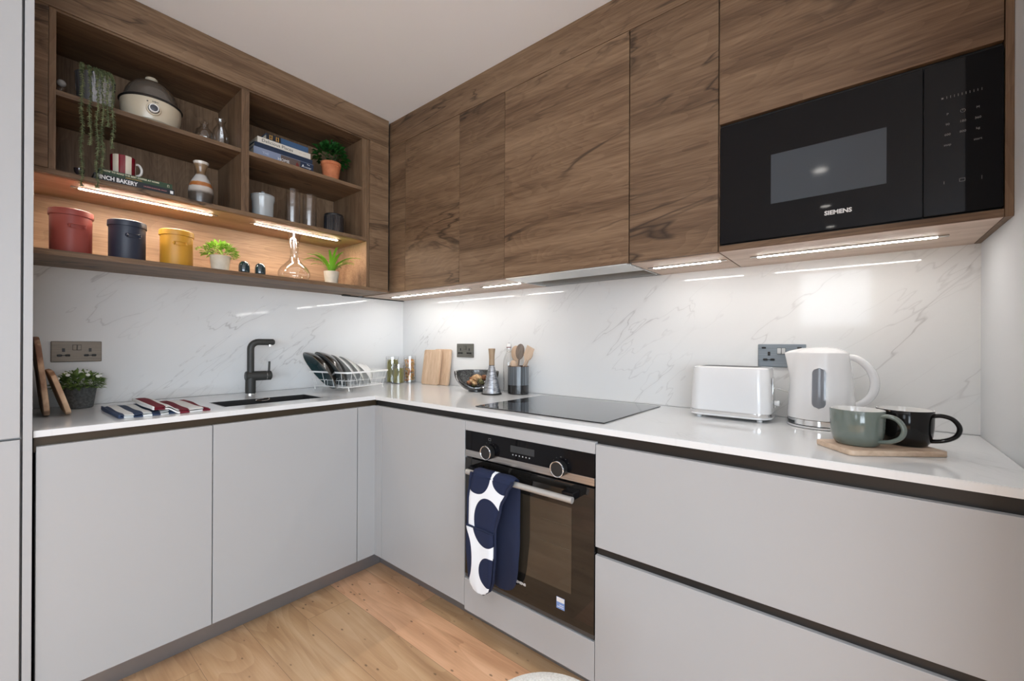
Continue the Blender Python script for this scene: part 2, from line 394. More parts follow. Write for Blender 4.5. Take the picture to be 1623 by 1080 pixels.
FACE_X = Matrix(((0, 0, -1, 0), (-1, 0, 0, 0), (0, 1, 0, 0), (0, 0, 0, 1)))     # lettering read while looking along +x
FACE_Y = Matrix(((1, 0, 0, 0), (0, 0, -1, 0), (0, 1, 0, 0), (0, 0, 0, 1)))      # lettering read while looking along +y
def lettering(text, size, mat, parent, loc, face, name='lettering', bold=0.0, align='LEFT', sx=1.0, depth=0.0002):
    """raised lettering as a mesh; loc is in the parent's space"""
    cu = bpy.data.curves.new(name, 'FONT'); cu.body = text; cu.size = size; cu.extrude = depth; cu.offset = bold
    cu.align_x = align; cu.align_y = 'CENTER'; cu.resolution_u = 3
    t = bpy.data.objects.new('tmp', cu); COL.objects.link(t)
    dg = bpy.context.evaluated_depsgraph_get()
    me = bpy.data.meshes.new_from_object(t.evaluated_get(dg))
    bpy.data.objects.remove(t); bpy.data.curves.remove(cu)
    me.transform(Matrix.Translation(loc) @ face @ Matrix.Diagonal((sx, 1, 1, 1)))
    me.materials.clear(); me.materials.append(M[mat])
    o = bpy.data.objects.new(name, me); COL.objects.link(o); o.parent = parent
    return o
# ------------------------------------------------------------------ the room shell
CEIL = 2.5264; YR = -2.8117; T = 0.012
struct('floor', MB().box(-6.1, 0.15, -6.1, 0.15, -0.1, 0.0), 'floor')
struct('ceiling', MB().box(-6.1, 0.15, -6.1, 0.15, CEIL, CEIL+0.1), 'ceiling')
struct('wall_left', MB().box(-6.0, 0.15, T, 0.15, 0, CEIL), 'wall')
struct('wall_back', MB().box(T, 0.15, -6.0, T, 0, CEIL), 'wall')
struct('wall_right', MB().box(-0.95, T, YR-0.12, YR, 0, CEIL), 'wall')
def wall_with_window(name, n, plane, at, span, wz, ws, extra=None):
    """a wall with one window opening; plane 'x' or 'y'"""
    a0, a1 = span; w0, w1 = ws; z0, z1 = wz
    w = MB()
    def bx(m, u0, u1, v0, v1, d0=0.0, d1=-0.12):
        if plane == 'x': m.box(at+d1, at+d0, u0, u1, v0, v1)
        else: m.box(u0, u1, at+d1, at+d0, v0, v1)
    bx(w, a0, w0, 0, CEIL); bx(w, w0, w1, 0, z0); bx(w, w0, w1, z1, CEIL)
    if extra:
        e0, e1, f0, f1 = extra
        bx(w, w1, e0, 0, CEIL); bx(w, e1, a1, 0, CEIL); bx(w, e0, e1, 0, f0); bx(w, e0, e1, f1, CEIL)
        f = MB(); t = 0.04
        for u0, u1, v0, v1 in ((e0, e0+t, f0, f1), (e1-t, e1, f0, f1), (e0, e1, f0, f0+t), (e0, e1, f1-t, f1), (e0, e1, f1-.24, f1-.15)): bx(f, u0, u1, v0, v1, -0.0, -0.09)
        fo = f.build('window_3', 'white_plastic'); tag(fo, None, None, None, 'structure')
        g = MB(); bx(g, e0, e1, f0, f1, -0.095, -0.10); g.build('pane', 'glass', fo)
    else: bx(w, w1, a1, 0, CEIL)
    struct(name, w, 'dim_wall')
    f = MB(); t = 0.05
    for u0, u1, v0, v1 in ((w0, w0+t, z0, z1), (w1-t, w1, z0, z1), (w0, w1, z0, z0+t), (w0, w1, z1-t, z1), (w0, w1, z1-0.42, z1-0.36), ((w0+w1)/2-t/2, (w0+w1)/2+t/2, z0, z1)):
        bx(f, u0, u1, v0, v1, -0.03, -0.09)
    fo = f.build('window_%d' % n, 'white_plastic'); tag(fo, None, None, None, 'structure')
    g = MB(); bx(g, w0, w1, z0, z1, -0.055, -0.06)
    go = g.build('pane', 'glass', fo)
wall_with_window('wall_rear', 1, 'x', -6.0, (-6.0, T), (0.45, 2.40), (-5.85, -3.85), (-2.68, -1.82, 1.46, 2.32))  # large opening added as a light source; the small one shows in reflections
wall_with_window('wall_front', 2, 'y', -6.0, (-6.0, T), (0.45, 2.40), (-5.25, -1.95))  # unseen window added to light the sink-run fronts

def strut(name, label, cat, x0, x1, y0, y1, z0, z1, mat, bev=0.001, group=None):
    c = ((x0+x1)/2, (y0+y1)/2, z0)
    return single(name, label, cat, MB().box(x0-c[0], x1-c[0], y0-c[1], y1-c[1], 0, z1-z0, bev), mat, c, group=group)

strut('splashback', 'veined white stone splashback behind the sink and the dish rack', 'splashback', -1.795, 0.0, 0.0, T, 0.921, 1.493, 'marble', 0)
strut('splashback', 'veined white stone splashback behind the hob, toaster and kettle', 'splashback', 0.0, T, YR, T, 0.921, 1.493, 'marble', 0)

# ------------------------------------------------------------------ base cabinets
D = 0.6386; ZB, ZT, ZG = 0.1134, 0.8711, 0.9004
FT = 0.019
def cab_x(label, x0, x1, door=(ZB, ZT)):
    """unit in the sink run, front on y=-D"""
    t = thing('base_cabinet', label, 'cabinet', ((x0+x1)/2, -0.3, ZB))
    MB().box(x0+.001, x1-.001, -D+FT+.002, 0.0, ZB+.002, ZT-.02).build('body', 'carcass', t, True)
    MB().box(x0+.0015, x1-.0015, -D, -D+FT, door[0], door[1], 0.0012).build('door', 'front', t, True)
    return t
def cab_y(name, label, y0, y1, cat='cabinet'):
    t = thing(name, label, cat, (-0.3, (y0+y1)/2, ZB))
    return t
cab_x('light grey handleless base cabinet beside the tall unit, below the potted daisies', -1.790, -1.339)
t = thing('base_cabinet', 'light grey handleless sink cabinet below the black sink', 'cabinet', (-1.035, -0.3, ZB))
w = MB(); x0, x1 = -1.338, -0.7345
w.box(x0, x0+.018, -D+FT+.002, 0, ZB+.002, ZT-.02); w.box(x1-.018, x1, -D+FT+.002, 0, ZB+.002, ZT-.02); w.box(x0+.018, x1-.018, -D+FT+.002, 0, ZB+.002, ZB+.02)
w.build('body', 'carcass', t, True)
MB().box(-1.3375, -0.7365, -D, -D+FT, ZB, ZT, 0.0012).build('door', 'front', t, True)
w = MB().box(-0.7325, -D+.001, -D, -D+FT, ZB, ZT, 0.001)
w.box(-D, -D+FT, -0.6972, -D+.0005, ZB, ZT, 0.001)
w.bm.transform(Matrix.Translation((D, D, -ZB)))
single('corner_post', 'light grey corner post where the two runs of base cabinets meet', 'filler panel', w, 'front', (-D, -D, ZB))
t = thing('base_cabinet', 'light grey handleless base cabinet between the corner and the oven', 'cabinet', (-0.3, -0.993, ZB))
MB().box(-D+FT+.002, 0.0, -1.287, -0.735, ZB+.002, ZT-.02).build('body', 'carcass', t, True)
MB().box(-D, -D+FT, -1.2875, -0.6995, ZB, ZT, 0.0012).build('door', 'front', t, True)
t = thing('oven_housing', 'light grey cabinet that houses the built-in oven', 'cabinet', (-0.3, -1.585, ZB))
w = MB(); w.box(-D+.022, 0, -1.306, -1.289, ZB+.002, ZT-.02); w.box(-D+.022, 0, -1.883, -1.8825, ZB+.002, ZT-.02); w.box(-D+.022, 0, -1.8815, -1.289, ZB+.002, ZB+.015); w.build('body', 'carcass', t, True)
MB().box(-D, -D+FT, -1.8812, -1.2895, 0.8335, ZT, 0.001).build('trim_panel', 'front', t, True)
MB().box(-D, -D+FT, -1.8812, -1.2895, 0.0985, 0.2285, 0.0012).build('lower_panel', 'front', t, True)
t = thing('drawer_cabinet', 'wide light grey cabinet with two deep drawers, right of the oven', 'cabinet', (-0.3, -2.346, ZB))
MB().box(-D+.03, 0, YR+.004, -1.884, ZB+.002, ZT-.02).build('body', 'carcass', t, True)
for z0, z1 in ((0.5375, ZT-.006), (ZB-.012, 0.5115)):
    MB().box(-D, -D+FT, YR+.003, -1.8835, z0, z1, 0.0012).build('drawer_front', 'front', t, True)
o = MB().box(-D+.012, -D+.028, YR+.004, -1.885, 0.500, 0.548).build('finger_channel', 'black', t, True)
# recessed finger channels under the worktop
w = MB().box(-1.793, -D+.02, -D+.0195, -D+.05, ZT-.018, ZG-.001).box(-1.793, -D+.02, -D+.0195, -D+.03, ZT-.0185, ZT-.012)
w.bm.transform(Matrix.Translation((1.2, .6, -.88)))
single('finger_channel', 'dark bronze recessed channel under the worktop along the sink run', 'handle channel', w, 'bronze', (-1.2, -.6, .88))
w = MB().box(-D+.0195, -D+.05, YR+.003, -D+.012, ZT-.018, ZG-.001)
w.bm.transform(Matrix.Translation((.6, 1.7, -.88)))
single('finger_channel', 'dark recessed channel under the worktop along the oven and drawers', 'handle channel', w, 'channel_dark', (-.6, -1.7, .88))
strut('plinth', 'brushed grey plinth under the sink run of cabinets', 'plinth', -1.795, -.5384, -.5384, -.52, 0, ZB-.0, 'plinth')
strut('plinth', 'brushed grey plinth under the oven and drawer cabinets', 'plinth', -.5384, -.52, YR+.002, -.5386, 0, ZB-.016, 'plinth')

# tall unit at the far left
t = thing('tall_cabinet', 'full-height light grey tall cabinet at the left edge of the kitchen', 'cabinet', (-2.1, -.33, 0))
MB().box(-2.42, -1.817, -.629, -.0, .1, CEIL-.004).build('body', 'carcass', t, True)
MB().box(-1.8155, -1.7965, -.65, 0.0, .0, CEIL-.002, .001).build('side_panel', 'front', t, True)
MB().box(-2.42, -1.8205, -.65, -.631, .9065, CEIL-.006, .0012).build('upper_door', 'front', t, True)
MB().box(-2.42, -1.8205, -.65, -.631, .11, .9005, .0012).build('lower_door', 'front', t, True)
MB().box(-2.42, -1.817, -.56, -.54, 0, .1).build('plinth', 'plinth', t, True)

# ------------------------------------------------------------------ worktop with sink opening
C = 0.640; SX0, SX1, SY0, SY1 = -1.2630, -0.8440, -0.508, -0.305
w = MB()
def wt(x0, x1, y0, y1): w.box(x0, x1, y0, y1, ZG, 0.920)
vv = [(-1.7945, 0), (-1.7945, -C), (-C, -C), (-C, YR+.001), (0, YR+.001), (0, 0)]
hole = [(SX0, SY0), (SX1, SY0), (SX1, SY1), (SX0, SY1)]
bmw = bmesh.new()
def addquad(pts): bmw.faces.new([bmw.verts.new((x, y, 0.92)) for x, y in pts])
xs = [-1.7945, SX0, SX1, -C, 0]; ys = [-C, SY0, SY1, 0]
for i in range(4):
    for j in range(3):
        if i == 1 and j == 1: continue
        addquad([(xs[i], ys[j]), (xs[i+1], ys[j]), (xs[i+1], ys[j+1]), (xs[i], ys[j+1])])
addquad([(-C, YR+.001), (0, YR+.001), (0, -C), (-C, -C)])
bmesh.ops.remove_doubles(bmw, verts=bmw.verts[:], dist=1e-5)
r = bmesh.ops.extrude_face_region(bmw, geom=bmw.faces[:])
for g in r['geom']:
    if isinstance(g, bmesh.types.BMVert): g.co.z = ZG
bmesh.ops.recalc_face_normals(bmw, faces=bmw.faces[:])
bmesh.ops.bevel(bmw, geom=[e for e in bmw.edges if len(e.link_faces) == 2 and e.calc_face_angle(0) > 1.2 and all(v.co.z > .91 for v in e.verts)], offset=.0015, segments=2, affect='EDGES')
w = MB(); w._merge(bmw, None, True)
w.bm.transform(Matrix.Translation((.6, .6, -.9)))
single('worktop', 'white stone L-shaped worktop running along both walls', 'worktop', w, 'worktop', (-.6, -.6, .9))

# ------------------------------------------------------------------ sink and tap
M['sink'] = plain('black_granite_sink', (0.018, 0.018, 0.019), 0.45, linear=True, mottling=.3, scale=300)
t = thing('sink', 'black undermount sink set into the worktop below the tap', 'sink', ((SX0+SX1)/2, (SY0+SY1)/2, ZG))
w = MB(); zb, zt, k = .72, ZG-.0006, .008
zt = .9196; e = .0008; h = .0065
w.box(SX0+e, SX0+h, SY0+e, SY1-e, zb, zt); w.box(SX1-h, SX1-e, SY0+e, SY1-e, zb, zt)
w.box(SX0+h, SX1-h, SY0+e, SY0+h, zb, zt); w.box(SX0+h, SX1-h, SY1-h, SY1-e, zb, zt); w.box(SX0+e, SX1-e, SY0+e, SY1-e, zb-.01, zb)
w.build('basin', 'sink', t, True)
w = MB(); w.cyl(((SX0+SX1)/2, (SY0+SY1)/2, zb), .04, .004, bev=.001); w.build('drain', 'chrome', t, True)
w = MB(); pts = [(-1.045+.030*math.cos(a), SY1-.009, .9115+.0055*math.sin(a)) for a in [2*PI*i/32 for i in range(32)]]
w.tube(pts, .0022, 8, True); w.build('overflow_ring', 'chrome', t, True)

M['tap'] = mottled('anthracite_composite', (38, 38, 36), (62, 62, 58), 500, 0.5, 2.0)
t = thing('mixer_tap', 'anthracite L-shaped mixer tap standing behind the sink', 'tap', (-1.0254, -.10, .92))
MB().cyl((0, 0, .0005), .0265, .005, bev=.001).build('base_ring', 'chrome', t)
w = MB(); w.cyl((0, 0, .0055), .024, .085, bev=.001)
w.build('body', 'tap', t)
w = MB(); pts = [(0, 0, .085), (0, 0, .16), (0, 0, .235)]
dv = Vector((0.93, -0.10, 0)).normalized()
for i in range(7):
    a = PI/2*i/6; pts.append(tuple(dv*(.036*(1-math.cos(a))) + Vector((0, 0, .235+.036*math.sin(a)))))
pts.append(tuple(dv*.070+Vector((0, 0, .271)))); pts.append(tuple(dv*.105+Vector((0, 0, .271)))); pts.append(tuple(dv*.112+Vector((0, 0, .271))))
w.tube(pts, [.0165]*(len(pts)-2)+[.0165, .011], 24); w.build('spout', 'tap', t)
MB().cyl(tuple(dv*.09+Vector((0, 0, .249))), .0095, .008).build('aerator', 'chrome', t)
w = MB(); w.tube([tuple(dv*-.024+Vector((0, 0, .094))), tuple(dv*-.020+Vector((0, 0, .094))), tuple(dv*.072+Vector((0, 0, .094)))], [.021, .025, .025], 28); w.build('cartridge_housing', 'tap', t)
w = MB(); w.tube([tuple(dv*.076+Vector((0, 0, .094))), tuple(dv*.094+Vector((0, 0, .094))), tuple(dv*.098+Vector((0, 0, .094)))], [.0245, .0245, .019], 28); lev = w.build('lever', 'tap', t)
w = MB(); w.tube([tuple(dv*.086+Vector((0, 0, .11))), tuple(dv*.088+Vector((0, 0, .168)))], .0052, 12); w.build('lever_pin', 'tap', lev)
w = MB(); w.tube([tuple(dv*.0722+Vector((0, 0, .094))), tuple(dv*.0758+Vector((0, 0, .094)))], .0215, 24); w.build('chrome_collar', 'chrome', t)

# ------------------------------------------------------------------ hob
t = thing('induction_hob', 'black glass induction hob set into the worktop above the oven', 'hob', (-.31, -1.58, .9205))
MB().box(-.262, .262, -.2985, .2985, 0, .004, .0015).build('glass_top', 'hob_glass', t)
w = MB()
for px, py, pr in ((-.12, .15, .09), (-.12, -.15, .075), (.12, .15, .075), (.12, -.15, .09)):
    pass
for k in range(9): w.box(-.235, -.2345, -.10+k*.025, -.094+k*.025, .0041, .0043)
w.build('touch_marks', 'grey_print', t)

# ------------------------------------------------------------------ oven
M['oven_glass'] = plain('oven_black_glass', (0.010, 0.009, 0.008), 0.03, coat=.3, linear=True)
M['oven_window'] = plain('oven_window_glass', (0.035, 0.028, 0.020), 0.03, coat=1.0, linear=True)
XF = -.640
t = thing('oven', 'built-in black glass oven with two round knobs and a steel bar handle', 'oven', (-.35, -1.587, .235))
y0, y1 = -1.8805, -1.2935
MB().box(-.615, -.05, -1.865, -1.308, .245, .83).build('oven_body', 'black', t, True)
cp = MB().box(XF, XF+.024, y0, y1, .7560, .8325, .001).build('control_panel', 'black_glass', t, True)
MB().box(XF-.0005, XF+.024, y0, y1, .7300, .7555, .0005).build('steel_band', 'steel', t, True)
for ky in (-1.428, -1.7536):
    kn = MB().cyl((XF-.0265, ky, .7665), .0275, .026, 'x', 40, bev=.002).build('knob', 'black', t, True)
    w = MB(); w.tube([(XF-.0270, ky+.0255*math.cos(a), .7665+.0255*math.sin(a)) for a in [2*PI*i/48 for i in range(48)]], .0022, 8, True)
    w.build('chrome_ring', 'chrome', kn, True)
    mk = MB(); mk.box(XF-.0003, XF, ky-.002, ky+.003, .8025, .8035); 
    if ky > -1.5:
        mk = MB(); mk.box(XF-.0003, XF, ky-.005, ky+.007, .809, .8098).box(XF-.0003, XF, ky-.005, ky+.007, .8175, .8183).box(XF-.0003, XF, ky-.005, ky-.0042, .809, .8183).box(XF-.0003, XF, ky+.0062, ky+.007, .809, .8183)
    for a in (35, 60, 90, 120, 145): mk.box(XF-.0003, XF, ky+.036*math.cos(math.radians(a))-.0007, ky+.036*math.cos(math.radians(a))+.0007, .7665+.036*math.sin(math.radians(a))-.0007, .7665+.036*math.sin(math.radians(a))+.0007)
    mk.build('dial_marks', 'grey_print', t, True)
M['display'] = plain('dim_display', (0.03, 0.032, 0.034), 0.08, linear=True)
MB().box(XF-.0004, XF, -1.6418, -1.531, .7835, .8085).build('display', 'display', t, True)
w = MB()
for k in range(6):
    yy = -1.5433-.0153*k
    w.box(XF-.0004, XF, yy-.003, yy+.003, .7742, .7752)
    w.box(XF-.0004, XF, yy-.0005, yy+.0012, .7722, .777)
w.build('button_icons', 'white_print', t, True)
dr = MB().box(XF, XF+.024, y0, y1, .2505, .7225, .001).build('door', 'oven_glass', t, True)
MB().box(XF-.0006, XF-.0001, -1.7965, -1.375, .352, .640).build('window_pane', 'oven_window', dr, True)
M['rail'] = plain('rail_glimpse', (.09, .07, .045), .3, linear=True)
for zz in (.575, .497): MB().box(XF-.0009, XF-.0007, -1.79, -1.672, zz, zz+.0010).build('shelf_rail', 'rail', dr, True)
MB().box(XF+.003, XF+.022, y0, y1, .2360, .2490, .001).build('bottom_trim', plain('dark_grey_trim', (.05, .05, .05), .4, linear=True), t, True)
h = MB().tube([(-.690, -1.352, .687), (-.690, -1.829, .687)], .0105, 20).build('handle', plain('satin_aluminium', (.50, .49, .47), .35, metal=.5, linear=True), t, True)
for yy in (-1.375, -1.806): MB().box(-.686, XF-.0002, yy-.022, yy+.022, .6825, .7075, .003).build('handle_bracket', 'black_glass', h, True)
lettering('SIEMENS', .0125, 'white_print', dr, (XF-.0009-(-.35), -1.5525+1.587, .312-.235), FACE_X, sx=1.15, bold=.0004)
st = MB().box(XF-.0005, XF-.0001, -1.7705, -1.738, .2855, .3245).build('sticker', plain('pale_blue_sticker', (120, 150, 205), .5), dr, True)
MB().box(XF-.0009, XF-.0005, -1.7695, -1.739, .3085, .3237).box(XF-.0009, XF-.0005, -1.767, -1.742, .2915, .2935).box(XF-.0009, XF-.0005, -1.767, -1.75, .2975, .2995).build('printed_field', 'white_print', st, True)

# oven glove over the handle
M['navy'] = mottled('navy_cotton', (10, 22, 48), (15, 30, 62), 700, .85, 1.5, bump=.3)
def glove_print():
    m, N, L, P = newmat('navy_pebbles_on_white')
    tc = N.new('ShaderNodeTexCoord'); sp = N.new('ShaderNodeSeparateXYZ'); L.new(tc.outputs['Object'], sp.inputs[0])
    best = None
    for cy, cz, ry, rz in ((-1.428, .712, .072, .088), (-1.5650, .690, .056, .044), (-1.486, .530, .066, .088), (-1.362, .385, .056, .115), (-1.503, .351, .050, .056)):
        a = math_node(N, L, 'DIVIDE', math_node(N, L, 'SUBTRACT', sp.outputs[1], cy+1.5), ry)
        b = math_node(N, L, 'DIVIDE', math_node(N, L, 'SUBTRACT', sp.outputs[2], cz-.27), rz)
        d = math_node(N, L, 'ADD', math_node(N, L, 'POWER', math_node(N, L, 'ABSOLUTE', a), 2.1), math_node(N, L, 'POWER', math_node(N, L, 'ABSOLUTE', b), 2.1))
        k = math_node(N, L, 'LESS_THAN', d, 1.0)
        best = k if best is None else math_node(N, L, 'MAXIMUM', best, k)
    mx = N.new('ShaderNodeMix'); mx.data_type = 'RGBA'; L.new(best, mx.inputs[0]); mx.inputs[6].default_value = lin((232, 236, 240)); mx.inputs[7].default_value = lin((14, 28, 60))
    L.new(mx.outputs[2], P.inputs['Base Color']); P.inputs['Roughness'].default_value = .85
    n = N.new('ShaderNodeTexNoise'); n.inputs['Scale'].default_value = 500; L.new(tc.outputs['Object'], n.inputs['Vector'])
    b = N.new('ShaderNodeBump'); b.inputs['Strength'].default_value = .3; b.inputs['Distance'].default_value = .001; L.new(n.outputs['Fac'], b.inputs['Height']); L.new(b.outputs[0], P.inputs['Normal'])
    return m
M['glove'] = glove_print()
t = thing('double_oven_glove', 'navy and white pebble-patterned double oven glove hung over the oven handle', 'oven glove', (-.69, -1.5, .27))
def interp(tab, z):
    tab = sorted(tab)
    if z <= tab[0][0]: return tab[0][1:]
    for a, b in zip(tab, tab[1:]):
        if z <= b[0]:
            f = (z-a[0])/(b[0]-a[0]); f = f*f*(3-2*f); return tuple(a[i]+(b[i]-a[i])*f for i in (1, 2))
    return tab[-1][1:]
front = [(.262, -1.436, -1.466), (.268, -1.418, -1.482), (.285, -1.401, -1.498), (.32, -1.390, -1.512), (.42, -1.381, -1.520), (.50, -1.384, -1.520), (.60, -1.384, -1.545), (.66, -1.393, -1.575), (.70, -1.400, -1.600)]
back = [(.280, -1.49, -1.535), (.288, -1.465, -1.56), (.31, -1.445, -1.58), (.36, -1.43, -1.592), (.48, -1.425, -1.602), (.66, -1.410, -1.602), (.70, -1.400, -1.600)]
def slab(fn, ss, th, name, mat, ny=18, par=None):
    top, bot = [], []
    for s_ in ss:
        (cx, cz), (nx, nz), (ya, yb) = fn(s_)
        rt, rb = [], []
        for k in range(ny+1):
            v = k/ny; y = ya+(yb-ya)*v
            edge = min(1.0, min(v, 1-v)*9)**.5
            puff = th*.5*edge + .0012*math.sin(v*9+s_*14)*edge
            rt.append((cx+nx*puff, y, cz+nz*puff)); rb.append((cx-nx*puff, y, cz-nz*puff))
        top.append(rt); bot.append(rb)
    m = MB(); m.grid(top); m.grid([r[::-1] for r in bot])
    m.grid([top[0], bot[0]]); m.grid([bot[-1], top[-1]])
    m.grid([[r[0] for r in bot], [r[0] for r in top]]); m.grid([[r[-1] for r in top], [r[-1] for r in bot]])
    bmesh.ops.remove_doubles(m.bm, verts=m.bm.verts[:], dist=1e-6)
    return m.build(name, mat, par or t, True)
def f_front(z):
    return ((-.7085-.004*math.sin((z-.27)*7), z), (-1, 0), interp(front, z))
zz = [.2625, .266, .272, .28, .29, .305, .33]+[.36+.03*i for i in range(12)]
fl = slab(f_front, zz, .013, 'front_flap', 'glove')
def f_over(a):
    r = .0175; an = PI - a
    e = interp(front, .70); b = interp(back, .70)
    return ((-.690+r*math.cos(an), .690+r*math.sin(an)), (math.cos(an), math.sin(an)), e)
slab(f_over, [PI*i/12 for i in range(13)], .013, 'folded_top', 'glove')
def f_back(z): return ((-.6675+.003*math.sin(z*9), z), (1, 0), interp(back, z))
slab(f_back, [.281, .285, .29, .30, .315, .34]+[.37+.035*i for i in range(10)], .012, 'rear_flap', 'navy')
pk = slab(lambda z: ((-.7215-.002*math.sin((z-.27)*7), z), (-1, 0), interp(front, z)), [.264, .268, .274, .282, .292, .31, .34, .37, .40, .43, .46, .485, .497], .010, 'hand_pocket', 'glove')
w = MB(); yl, yr = interp(front, .498)
w.tube([(-.7225, yl+(yr-yl)*i/12, .4985+.001*math.sin(i)) for i in range(13)], .0042, 8); w.build('pocket_binding', 'navy', t, True)
w = MB(); P1 = []; zs = [.70-.43*i/26 for i in range(26)]
P1 += [(-.7125, interp(front, z)[0]+.001, z) for z in zs]; P1 += [(-.713, interp(front, .262)[0], .2605), (-.713, interp(front, .262)[1], .2605)]
P1 += [(-.7125, interp(front, z)[1]-.001, z) for z in zs[::-1]]
w.tube(P1, .0055, 8); w.build('edge_binding', 'navy', t, True)

# ------------------------------------------------------------------ wall cabinets, hob wall
U = .3446; ZU = 1.493; ZD = 2.3745
DB = 1.4955
def wallcab(label, y0, y1, cat='cabinet'):
    t = thing('wall_cabinet', label, cat, (-.17, (y0+y1)/2, ZU))
    MB().box(-U+FT+.002, 0, y1+.0008, y0-.0008, ZU, ZD-.002).build('body', 'oak_under', t, True)
    MB().box(-U, -U+FT, y1+.0013, y0-.0013, DB, ZD-.0012, .001).build('door', 'oak_y', t, True)
    return t
wallcab('brown oak wall cabinet nearest the corner, left of the narrower one', -.4845, -.9400)
wallcab('narrow brown oak wall cabinet between the corner one and the extractor one', -.9400, -1.2455)
t = thing('wall_cabinet', 'wide brown oak wall cabinet above the extractor hood', 'cabinet', (-.17, -1.553, ZU))
MB().box(-U+FT+.002, 0, -1.861, -1.2465, ZU+.05, ZD-.002).build('body', 'oak_under', t, True)
MB().box(-U, -U+FT, -1.8607, -1.2468, DB, ZD-.0012, .001).build('door', 'oak_y', t, True)
wallcab('brown oak wall cabinet between the extractor one and the microwave', -1.8635, -2.1730)
t = thing('microwave_cabinet', 'brown oak wall cabinet with a lift-up flap, holding the microwave', 'cabinet', (-.17, -2.49, ZU))
w = MB(); w.box(-U+.002, 0, -2.1765, -2.1745, ZU+.001, ZD-.002); w.box(-U+.001, 0, -2.7965, -2.1765, ZU, 1.5125); w.box(-U+.022, 0, -2.7965, -2.1765, 1.915, 1.93)
w.build('body', 'oak_y', t, True)
MB().box(-U+.002, 0, -2.795, -2.178, ZU-.0012, ZU-.0002).build('underside_panel', 'oak_under', t, True)  # thin sheet of the lightened oak, standing in for strip-lit wood
MB().box(-U, -U+FT, -2.7955, -2.1755, 1.9135, ZD-.0012, .001).build('flap', 'oak_y', t, True)
MB().box(-U-.003, 0, YR+.0005, -2.7972, ZU-.001, ZD-.001, .0008).build('end_panel', 'oak_z', t, True)
w = MB().box(-U, -U+FT, -.4832, -U+FT, ZU+.001, ZD-.001, .0005)
w.bm.transform(Matrix.Translation((U, U, -ZU)))
single('filler_panel', 'narrow brown oak filler in the corner beside the first wall cabinet door', 'filler panel', w, 'oak_y', (-U, -U, ZU))
strut('pelmet_board', 'brown oak board between the hob-wall cabinets and the ceiling', 'panel', -U, -U+.02, YR+.001, -U+.02, ZD+.0008, CEIL-.001, 'oak_y', .0005)

# ------------------------------------------------------------------ open shelf unit, sink wall
V = .3481; RZ = .006
t = thing('open_shelf_unit', 'brown oak open shelf unit above the sink with four cubbies and a lit niche', 'shelf unit', (-1.14, -.17, ZU))
wx, wz = 'oak_x', 'oak_z'
MB().box(-1.795, -.3655, -V, -V+.02, 2.366, CEIL-.001, .0005).build('top_board', wx, t, True)
MB().box(-1.795, -1.7535, -V, -V+.02, 1.797, 2.365, .0005).build('left_stile', wx, t, True)
MB().box(-.4905, -.3655, -V, -V+.02, ZU+.0205, 2.365, .0005).build('corner_panel', wx, t, True)
MB().box(-1.7520, -1.7345, -V+RZ, 0, 1.797, 2.365).build('side_panel', wz, t, True)
MB().box(-.5065, -.4920, -V+RZ, 0, ZU+.0205, 2.365).build('side_panel', wz, t, True)
MB().box(-.5365, -.5075, -V+RZ+.003, -.018, 1.797, 2.365).build('side_panel', wz, t, True)
MB().box(-1.1515, -1.1355, -V+RZ, -.018, 1.797, 2.357).build('divider', wz, t, True)
MB().box(-1.1350, -1.1190, -V+RZ, -.018, 1.797, 2.357).build('divider', wz, t, True)
MB().box(-1.734, -.5370, -V+RZ, -.001, 2.3575, 2.3655).build('top_panel', wx, t, True)
MB().box(-1.7340, -1.1520, -V+RZ+.004, -.018, 2.0640, 2.0825).build('shelf', wx, t, True)
MB().box(-1.1185, -.5370, -V+RZ+.004, -.018, 2.0640, 2.0825).build('shelf', wx, t, True)
M['niche'] = wood('niche_oak_lit_tone', 'x', [(0.3, (0.20, 0.115, 0.065)), (0.5, (0.33, 0.20, 0.12)), (0.75, (0.44, 0.285, 0.18))], crack=.25)  # the unit's oak made paler, with the strips' glow in its colour
MB().box(-1.795, -.5070, -V+RZ, 0, 1.7775, 1.7965).build('middle_board', wx, t, True)
MB().box(-1.794, -.5080, -V+RZ+.02, -.001, 1.7765, 1.7774).build('lit_underside', 'niche', t, True)  # thin sheet carrying the painted glow under the board
MB().box(-1.795, -.3655, -V, 0, ZU, ZU+.0200, .0006).build('bottom_board', wx, t, True)
MB().box(-1.734, -.5370, -.017, -.001, 1.797, 2.357).build('back_panel', wz, t, True)
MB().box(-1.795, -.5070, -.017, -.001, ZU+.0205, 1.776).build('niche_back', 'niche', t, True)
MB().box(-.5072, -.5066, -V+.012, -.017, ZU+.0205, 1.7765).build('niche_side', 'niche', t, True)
strut('corner_soffit', 'oak soffit board in a lit tone at the inside corner under the cabinets', 'panel', -.3250, 0, -.4830, -.0, ZU+.0, ZU+.019, 'oak_under', 0)

# strip lights
def strip(label, a, b, axis, z, mat, group):
    L_ = abs(b-a)
    t = thing('strip_light', label, 'light', (a+(b-a)/2, -.238, z) if axis == 'x' else (-.2, (a+b)/2, z), group=group)
    e = L_/2
    pr = MB(); df = MB()
    if axis == 'x':
        pr.box(-e-.022, e+.022, -.009, .009, -.0035, -.0003); df.box(-e, e, -.0062, .0062, -.0048, -.0036)
    else:
        pr.box(-.009, .009, -e-.022, e+.022, -.0035, -.0003); df.box(-.0062, .0062, -e, e, -.0048, -.0036)
    pr.build('profile', 'steel', t); df.build('diffuser', mat, t)
    return t
G1 = 'strip lights under the open shelves'; G2 = 'strip lights under the wall cabinets'
strip('long lit strip light above the red, navy and yellow canisters', -1.668, -1.237, 'x', 1.7765, 'led_warm', G1)
strip('lit strip light in the niche above the glass carafe', -1.057, -.631, 'x', 1.7765, 'led_warm', G1)
